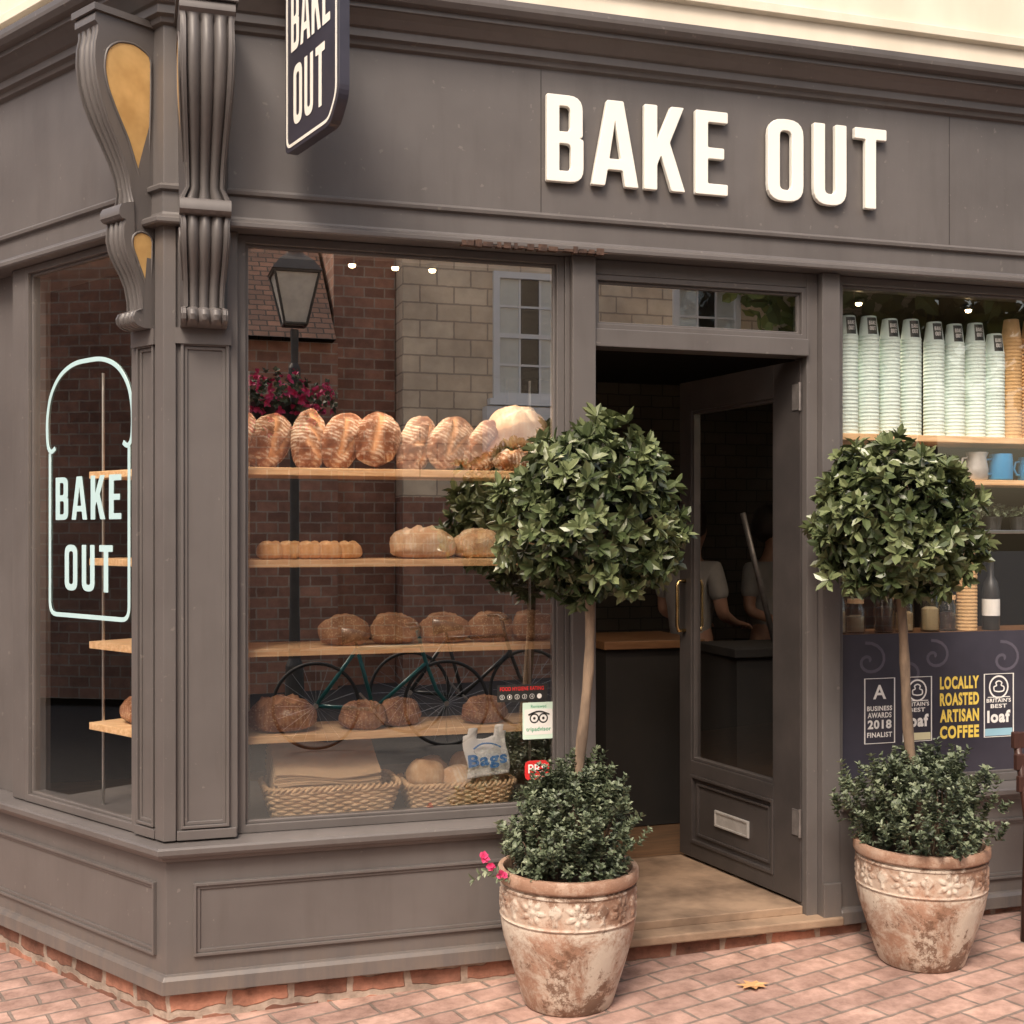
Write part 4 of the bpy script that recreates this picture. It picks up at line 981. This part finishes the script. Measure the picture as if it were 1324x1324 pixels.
# person ---------------------------------------------------------
def skinobj(name, J, E, mat, parent, sub=2):
    me = bpy.data.meshes.new(name); ks = list(J); me.from_pydata([J[k][0] for k in ks], [(ks.index(a), ks.index(b)) for a, b in E], [])
    o = link(name, me, parent); me.materials.append(mat)
    o.modifiers.new('skin', 'SKIN').use_smooth_shade = True
    for i, k in enumerate(ks):
        r = J[k][1]; sv = me.skin_vertices[0].data[i]; sv.radius = r if isinstance(r, tuple) else (r, r); sv.use_root = (i == 0)
    s_ = o.modifiers.new('sub', 'SUBSURF'); s_.levels = s_.render_levels = sub
    return o
def person(loc, rz, label, sc=1):
    e = empty('person', loc, label, 'person'); e.rotation_euler = (0, 0, rz); e.scale = (sc,) * 3
    J = {'pel': ((0, 0, .92), (.125, .10)), 'sp': ((0, .01, 1.10), (.11, .09)), 'ch': ((0, .02, 1.28), (.13, .10)), 'nb': ((0, .015, 1.41), .06), 'nk': ((0, .03, 1.47), .048), 'jaw': ((0, .055, 1.53), (.055, .065)), 'hd': ((0, .045, 1.61), (.074, .088)), 'ht': ((0, .04, 1.68), (.055, .065)), 'no': ((0, .150, 1.575), .011)}
    E = [('pel', 'sp'), ('sp', 'ch'), ('ch', 'nb'), ('nb', 'nk'), ('nk', 'jaw'), ('jaw', 'hd'), ('hd', 'ht'), ('hd', 'no')]
    for s_, n in ((-1, 'l'), (1, 'r')):
        J.update({'sh' + n: ((s_ * .165, .01, 1.36), .052), 'el' + n: ((s_ * .21, .03, 1.10), .040), 'wr' + n: ((s_ * .15, .25, 1.04), .024), 'pa' + n: ((s_ * .135, .32, 1.03), (.034, .018)),
                  'hp' + n: ((s_ * .09, 0, .86), .085), 'kn' + n: ((s_ * .10, .02, .48), .055), 'an' + n: ((s_ * .10, -.01, .09), .036), 'to' + n: ((s_ * .11, .13, .035), .034)})
        E += [('ch', 'sh' + n), ('sh' + n, 'el' + n), ('el' + n, 'wr' + n), ('wr' + n, 'pa' + n), ('pel', 'hp' + n), ('hp' + n, 'kn' + n), ('kn' + n, 'an' + n), ('an' + n, 'to' + n)]
        for q in range(4):
            x = s_ * (.165 - .02 * q); J['f%d%s' % (q, n)] = ((x, .375 + (.006, .01, .008, 0)[q], 1.02), .009); J['g%d%s' % (q, n)] = ((x, .405 + (.006, .012, .008, 0)[q], .995), .008)
            E += [('pa' + n, 'f%d%s' % (q, n)), ('f%d%s' % (q, n), 'g%d%s' % (q, n))]
        J['t' + n] = ((s_ * .095, .31, 1.02), .010); J['u' + n] = ((s_ * .085, .345, 1.005), .009); E += [('wr' + n, 't' + n), ('t' + n, 'u' + n)]
    skinobj('body', J, E, SKIN, e)
    J2 = {'pel': ((0, 0, .90), (.150, .122)), 'sp': ((0, .01, 1.10), (.135, .112)), 'ch': ((0, .02, 1.28), (.150, .12)), 'nb': ((0, .015, 1.40), .075)}; E2 = [('pel', 'sp'), ('sp', 'ch'), ('ch', 'nb')]
    J3 = {'pel': ((0, 0, .93), (.142, .115))}; E3 = []
    for s_, n in ((-1, 'l'), (1, 'r')):
        J2['sh' + n] = ((s_ * .165, .01, 1.355), .068); J2['el' + n] = ((s_ * .20, .025, 1.17), .060); E2 += [('ch', 'sh' + n), ('sh' + n, 'el' + n)]
        J3['hp' + n] = ((s_ * .09, 0, .84), .10); J3['kn' + n] = ((s_ * .10, .02, .48), .072); J3['an' + n] = ((s_ * .10, -.01, .10), .056); E3 += [('pel', 'hp' + n), ('hp' + n, 'kn' + n), ('kn' + n, 'an' + n)]
    skinobj('shirt', J2, E2, TSHIRT, e); skinobj('trousers', J3, E3, TROUSER, e)
    me = loaf_me('hair_shape', .19, .22, .23, [], HAIR, 3, 28); link('hair', me, e, (0, .005, 1.535))
    for s_ in (-1, 1): G().lathe([(.001, -.009), (.007, -.006), (.009, 0), (.007, .006), (.001, .009)], 12, (s_ * .032, .122, 1.615)).obj('eye', BLACK, e, smooth=True)
    g = G().tube([(-.022, .118, 1.535), (0, .128, 1.533), (.022, .118, 1.535)], .005, 6); g.obj('mouth', RED, e, smooth=True)
person((2.78, 1.95, .045), R(-60), 'person with dark hair in white t-shirt working at counter', .93)
person((3.42, 2.25, .045), R(200), 'person in white t-shirt standing behind counter', .92)
G().tube([(2.72, 1.22, 1.60), (2.88, 1.20, .97)], .014, 10).obj('handrail', HINGEM, smooth=True, label='slanting grey metal rail beside the counter', cat='rail')

# ------------------------------------------------------------------ chair at the edge
ch = empty('wooden_chair', (3.08, -.32, gz(3.1)), 'dark red stained slatted wooden chair by window', 'chair')
def bent(pts, r): return G().tube(pts, r, 8)
for x in (0.02, .40):
    bent([(x, .02, 0), (x, 0, .45), (x, .03, .6), (x, .07, .78)], .014).obj('leg', REDWOOD, ch, smooth=True)
    bent([(x, -.38, 0), (x, -.36, .44)], .014).obj('leg', REDWOOD, ch, smooth=True)
g = G()
for k in range(6): g.box(.0, .42, -.39 + k * .066, -.335 + k * .066, .445, .463, fW)
g.obj('seat', REDWOOD, ch, bevel=.003)
g = G()
for z in (.56, .64, .72): g.box(-.005, .425, .022 + (z - .6) * .18, .042 + (z - .6) * .18, z, z + .06, fW)
g.obj('backrest', REDWOOD, ch, bevel=.003)
G().tube([(.02, 0, .2), (.02, -.37, .2)], .010, 8).tube([(.40, 0, .2), (.40, -.37, .2)], .010, 8).tube([(.02, -.18, .2), (.4, -.18, .2)], .010, 8).obj('stretcher', REDWOOD, ch)

g0 = M('dry_leaf', (.62, .36, .17), (.5, .26, .11), .7)
rg = random.Random(9)
g = G(); n = 14; pts = []
for i in range(n):
    a = 2 * math.pi * i / n; r = .085 * (.55 if i % 2 else 1) * rg.uniform(.6, .8); pts.append(Vector((r * math.cos(a), r * .8 * math.sin(a), .008 + .006 * rg.random())))
g.add([Vector((0, 0, .006))] + pts, [(0, 1 + i, 1 + (i + 1) % n) for i in range(n)])
g.obj('fallen_leaf', g0, loc=(1.93, -.37, gz(1.9) + .001), label='dry brown fallen leaf on brick pavement', cat='leaf')

# ------------------------------------------------------------------ across the street (seen in the glass)
BY = -9.0
h1 = empty('brick_house', (0, BY, -.2), 'old red brick house with tiled roof across the street', 'house')
G().box(-9, 2.0, -5, 0, 0, 3.75, fW).obj('wall', HOUSEB, h1)
def roof(x0, x1, z0, z1, e, dy=2.5):
    g = G()
    g.add([(x0, .2, z0), (x1, .2, z0), (x1, -dy, z1), (x0, -dy, z1), (x0, -5.2, z0), (x1, -5.2, z0)], [(0, 1, 2, 3), (3, 2, 5, 4), (0, 3, 4), (1, 5, 2)], [[(x0, 0), (x1, 0), (x1, 3), (x0, 3)], [(x0, 3), (x1, 3), (x1, 0), (x0, 0)], [(0, 0)] * 3, [(0, 0)] * 3]); return g.obj('roof', ROOFT, e)
roof(-9.1, 1.95, 3.76, 6.2, h1)
def sash(e, x, z, w, h, fr=fW, y=0):
    g = G().ring(x, x + w, z, z + h, .07, y - .03, y + .05, fr)
    g.box(x + .07, x + w - .07, y + .012, y + .035, z + h / 2 - .025, z + h / 2 + .025, fr)
    for k in (1, 2):
        xx = x + .07 + (w - .14) * k / 3
        g.box(xx - .012, xx + .012, y + .012, y + .026, z + .07, z + h / 2 - .025, fr); g.box(xx - .012, xx + .012, y + .012, y + .026, z + h / 2 + .025, z + h - .07, fr)
    for k in (.27, .73): g.box(x + .07, x + w - .07, y + .0125, y + .0255, z + h * k - .012, z + h * k + .012, fr)
    wo = g.obj('window', WHITEP, e)
    G().box(x + .05, x + w - .05, y - .01, y + .003, z + .05, z + h - .05, fr).obj('room_shade_panel', INT, wo)  # near-black panel, painted as the unlit room behind the sash
    G().add([fr(x + .06, y + .010, z + .06), fr(x + w - .06, y + .010, z + .06), fr(x + w - .06, y + .010, z + h - .06), fr(x + .06, y + .010, z + h - .06)], [(0, 1, 2, 3)]).obj('window_pane', GLASS2, wo)
    for ca, cb in ((x + .07, x + w * .38), (x + w * .66, x + w - .07)):
        G().box(ca, cb, y + .004, y + .008, z + .07, z + h - .07, fr).obj('curtain', CURT, wo)
    G().box(x - .06, x + w + .06, y - .05, y + .12, z - .07, z - .003, fr).obj('sill', WHITEP, wo)
sash(h1, -1.2, 1.2, .9, 1.5); sash(h1, -3.6, 1.2, .9, 1.5)
h2 = empty('brick_house', (2.0, BY - .3, -.2), 'tall dark brick house gable across the street', 'house')
G().box(0, .69, -5, 0, 0, 7, fW).obj('wall', HOUSEB, h2)
h3 = empty('stone_house', (2.7, BY + .05, -.2), 'pale stone faced house with white sash window', 'house')
G().box(0, 6.5, -5, 0, 2.1, 7.2, fW).obj('wall', STONE, h3); G().box(0, 6.5, -5, .02, 0, 2.099, fW).obj('lower_wall', HOUSEB, h3)
sash(h3, 1.02, 3.2, .86, 1.42); sash(h3, 3.2, 3.2, .86, 1.42)
G().box(.9, 1.95, .01, .2, 2.6, 3.1, fW).obj('window_box', WHITEP, h3)
h4 = empty('brick_house', (-8, 4, -.2), 'brick terrace house across the side street', 'house')
G().box(-4, 0, -7, 9, 0, 6.5, fW).obj('wall', HOUSEB, h4)
for y in (-4, -1, 2, 5):
    for z in (1.2, 3.9): sash(h4, y, z, .9, 1.5, lambda a, o, zz: Vector((o, a, zz)))
sl = empty('street_lamp', (1.18, -6.1, -.1), 'black cast iron street lamp with glazed lantern', 'street lamp'); sl.rotation_euler = (0, 0, R(45))
G().lathe([(.12, 0), (.12, .1), (.085, .14), (.075, .5), (.05, .56), (.04, 1.0), (.036, 2.9), (.05, 2.92), (.05, 2.98), (.03, 3.02), (.035, 3.3)], 16).obj('lamp_post', LAMPB, sl)
g = G()
for i in range(4):
    a = R(90 * i); a2 = R(90 * (i + 1)); p = lambda t, a: Vector(((.13 + .13 * t) * math.cos(a), (.13 + .13 * t) * math.sin(a), 3.34 + .42 * t))
    g.tube([p(0, a), p(1, a)], .012, 6); g.tube([p(0, a), p(0, a2)], .012, 6); g.tube([p(1, a), p(1, a2)], .014, 6)
g.lathe([(.29, 3.77), (.20, 3.86), (.09, 3.93), (.08, 3.97), (.02, 4.0), (.03, 4.04), (.001, 4.09)], 4)
g.obj('lantern_frame', LAMPB, sl)
G().lathe([(.125, 3.35), (.25, 3.75)], 4).obj('lantern_glass', M('milky_glass', (.75, .73, .66), None, .2), sl)
hb = empty('hanging_basket', (1.02, -6.1, 2.60), 'hanging basket of pink flowers on street lamp', 'flower basket')
g = G(); rg = random.Random(2); f = G()
for i in range(320):
    d = Vector((rg.gauss(0, 1), rg.gauss(0, 1), rg.gauss(0, .6))).normalized(); q = Vector((d.x * .46, d.y * .3, d.z * .24)) * rg.uniform(.6, 1.15); leaves(g if rg.random() < .45 else f, q, d, 5, .05, .035, rg, (20, 80), rg.random())
g.obj('foliage', BOX, hb, recalc=False, attr='tint'); f.obj('flowers', PINK, hb, recalc=False)
G().lathe([(.02, -.26), (.16, -.18), (.22, -.02), (.2, -.02), (.001, -.1)], 20).obj('basket_bowl', BLACK, hb)
def bike(x, y, mat, lab, rz=0):
    e = empty('bicycle', (x, y, gz(x) - .12), lab, 'bicycle', group='parked bicycles'); e.rotation_euler = (0, 0, rz)
    def wheel(cx):
        g = G().tube([(cx + .33 * math.cos(a), 0, .34 + .33 * math.sin(a)) for a in [i * math.pi / 24 for i in range(48)]], .014, 8, True)
        w = g.obj('wheel', RUBBER, e, smooth=True)
        s = G()
        for i in range(20): a = i * math.pi / 10; s.tube([(cx, 0, .34), (cx + .31 * math.cos(a), 0, .34 + .31 * math.sin(a))], .0015, 4)
        s.tube([(cx, -.04, .34), (cx, .04, .34)], .02, 8); s.obj('spokes', STEEL, w)
    wheel(-.5); wheel(.52)
    g = G()
    bb = (-.05, 0, .30); st = (-.18, 0, .78); hd = (.32, 0, .80); hb_ = (.36, 0, .66)
    for a, b in ((bb, st), (st, hd), (bb, hb_), (bb, (-.5, 0, .34)), (st, (-.5, 0, .34))): g.tube([a, b], .016, 8)
    g.tube([(.29, 0, .92), hd, hb_, (.44, 0, .45), (.52, 0, .34)], .016, 8); g.obj('frame', mat, e, smooth=True)
    G().tube([(.22, -.25, .95), (.3, -.18, .96), (.31, 0, .93), (.3, .18, .96), (.22, .25, .95)], .012, 8).obj('handlebar', BLACK, e, smooth=True)
    g = G().tube([(-.30, 0, .88), (-.2, 0, .885), (-.05, 0, .87)], [.07, .05, .018], 10); g.tube([st, (-.2, 0, .87)], .012, 6); g.obj('saddle', BLACK, e, smooth=True)
    G().tube([(-.05, -.1, .30), (-.05, .1, .30)], .012, 6).tube([(-.05, .1, .30), (.06, .1, .18)], .01, 6).tube([(-.05, -.1, .30), (-.16, -.1, .42)], .01, 6).obj('crank', STEEL, e)
bike(1.75, -5.3, TEAL, 'teal bicycle parked across the pavement', R(8)); bike(2.6, -5.8, BLACK, 'black bicycle parked across the pavement', R(4))
st = empty('street_tree', (9.0, -8.5, -.1), 'leafy street tree across the road', 'tree')
G().tube([(0, 0, 0), (.05, 0, 2), (0, .05, 4)], [.18, .13, .08], 12).obj('trunk', BARK, st, smooth=True)
g = G(); rg = random.Random(12)
for i in range(1300):
    d = Vector((rg.gauss(0, 1), rg.gauss(0, 1), rg.gauss(0, 1))).normalized(); p = Vector((0, 0, 5.2)) + Vector((d.x * 2.8, d.y * 2.2, d.z * 2.0)) * (1 + .35 * noise.noise(d * 2)) * rg.uniform(.6, 1); leaves(g, p, d, 4, .26, .16, rg, (20, 80), rg.random())
g.obj('crown', TREEL, st, recalc=False, attr='tint')

# ------------------------------------------------------------------ light, world, camera (bright hazy daylight)
SUN_AZ, SUN_EL = R(212), R(50)
w = bpy.data.worlds.new('World'); S.world = w; w.use_nodes = True; t = w.node_tree
bg = t.nodes['Background']; sk = t.nodes.new('ShaderNodeTexSky'); sk.sky_type = 'NISHITA'; sk.sun_disc = False
sk.sun_elevation = SUN_EL; sk.sun_rotation = SUN_AZ; sk.dust_density = 4; sk.air_density = 1.1; sk.ozone_density = .5
mx = mix(t, 1.0, sk.outputs[0], (1.10, 1.0, .88), 'MULTIPLY')
t.links.new(mx, bg.inputs[0]); bg.inputs[1].default_value = .27
sun = bpy.data.lights.new('sun', 'SUN'); sun.energy = 2.8; sun.angle = R(18); sun.color = (1, .94, .85)
so = bpy.data.objects.new('sun', sun); S.collection.objects.link(so)
sdir = Vector((math.sin(SUN_AZ) * math.cos(SUN_EL), math.cos(SUN_AZ) * math.cos(SUN_EL), math.sin(SUN_EL)))
so.rotation_euler = sdir.to_track_quat('Z', 'Y').to_euler()
cam = bpy.data.cameras.new('camera'); co = bpy.data.objects.new('camera', cam); S.collection.objects.link(co)
co.location = (-.101, -4.187, 1.5); co.rotation_euler = (R(90), 0, R(-16.99)); cam.lens = 36 * 1600 / 1324; cam.sensor_width = 36; cam.shift_y = 28 / 1324; cam.clip_end = 300
S.camera = co
S.view_settings.view_transform = 'Standard'; S.view_settings.look = 'None'; S.view_settings.exposure = 0
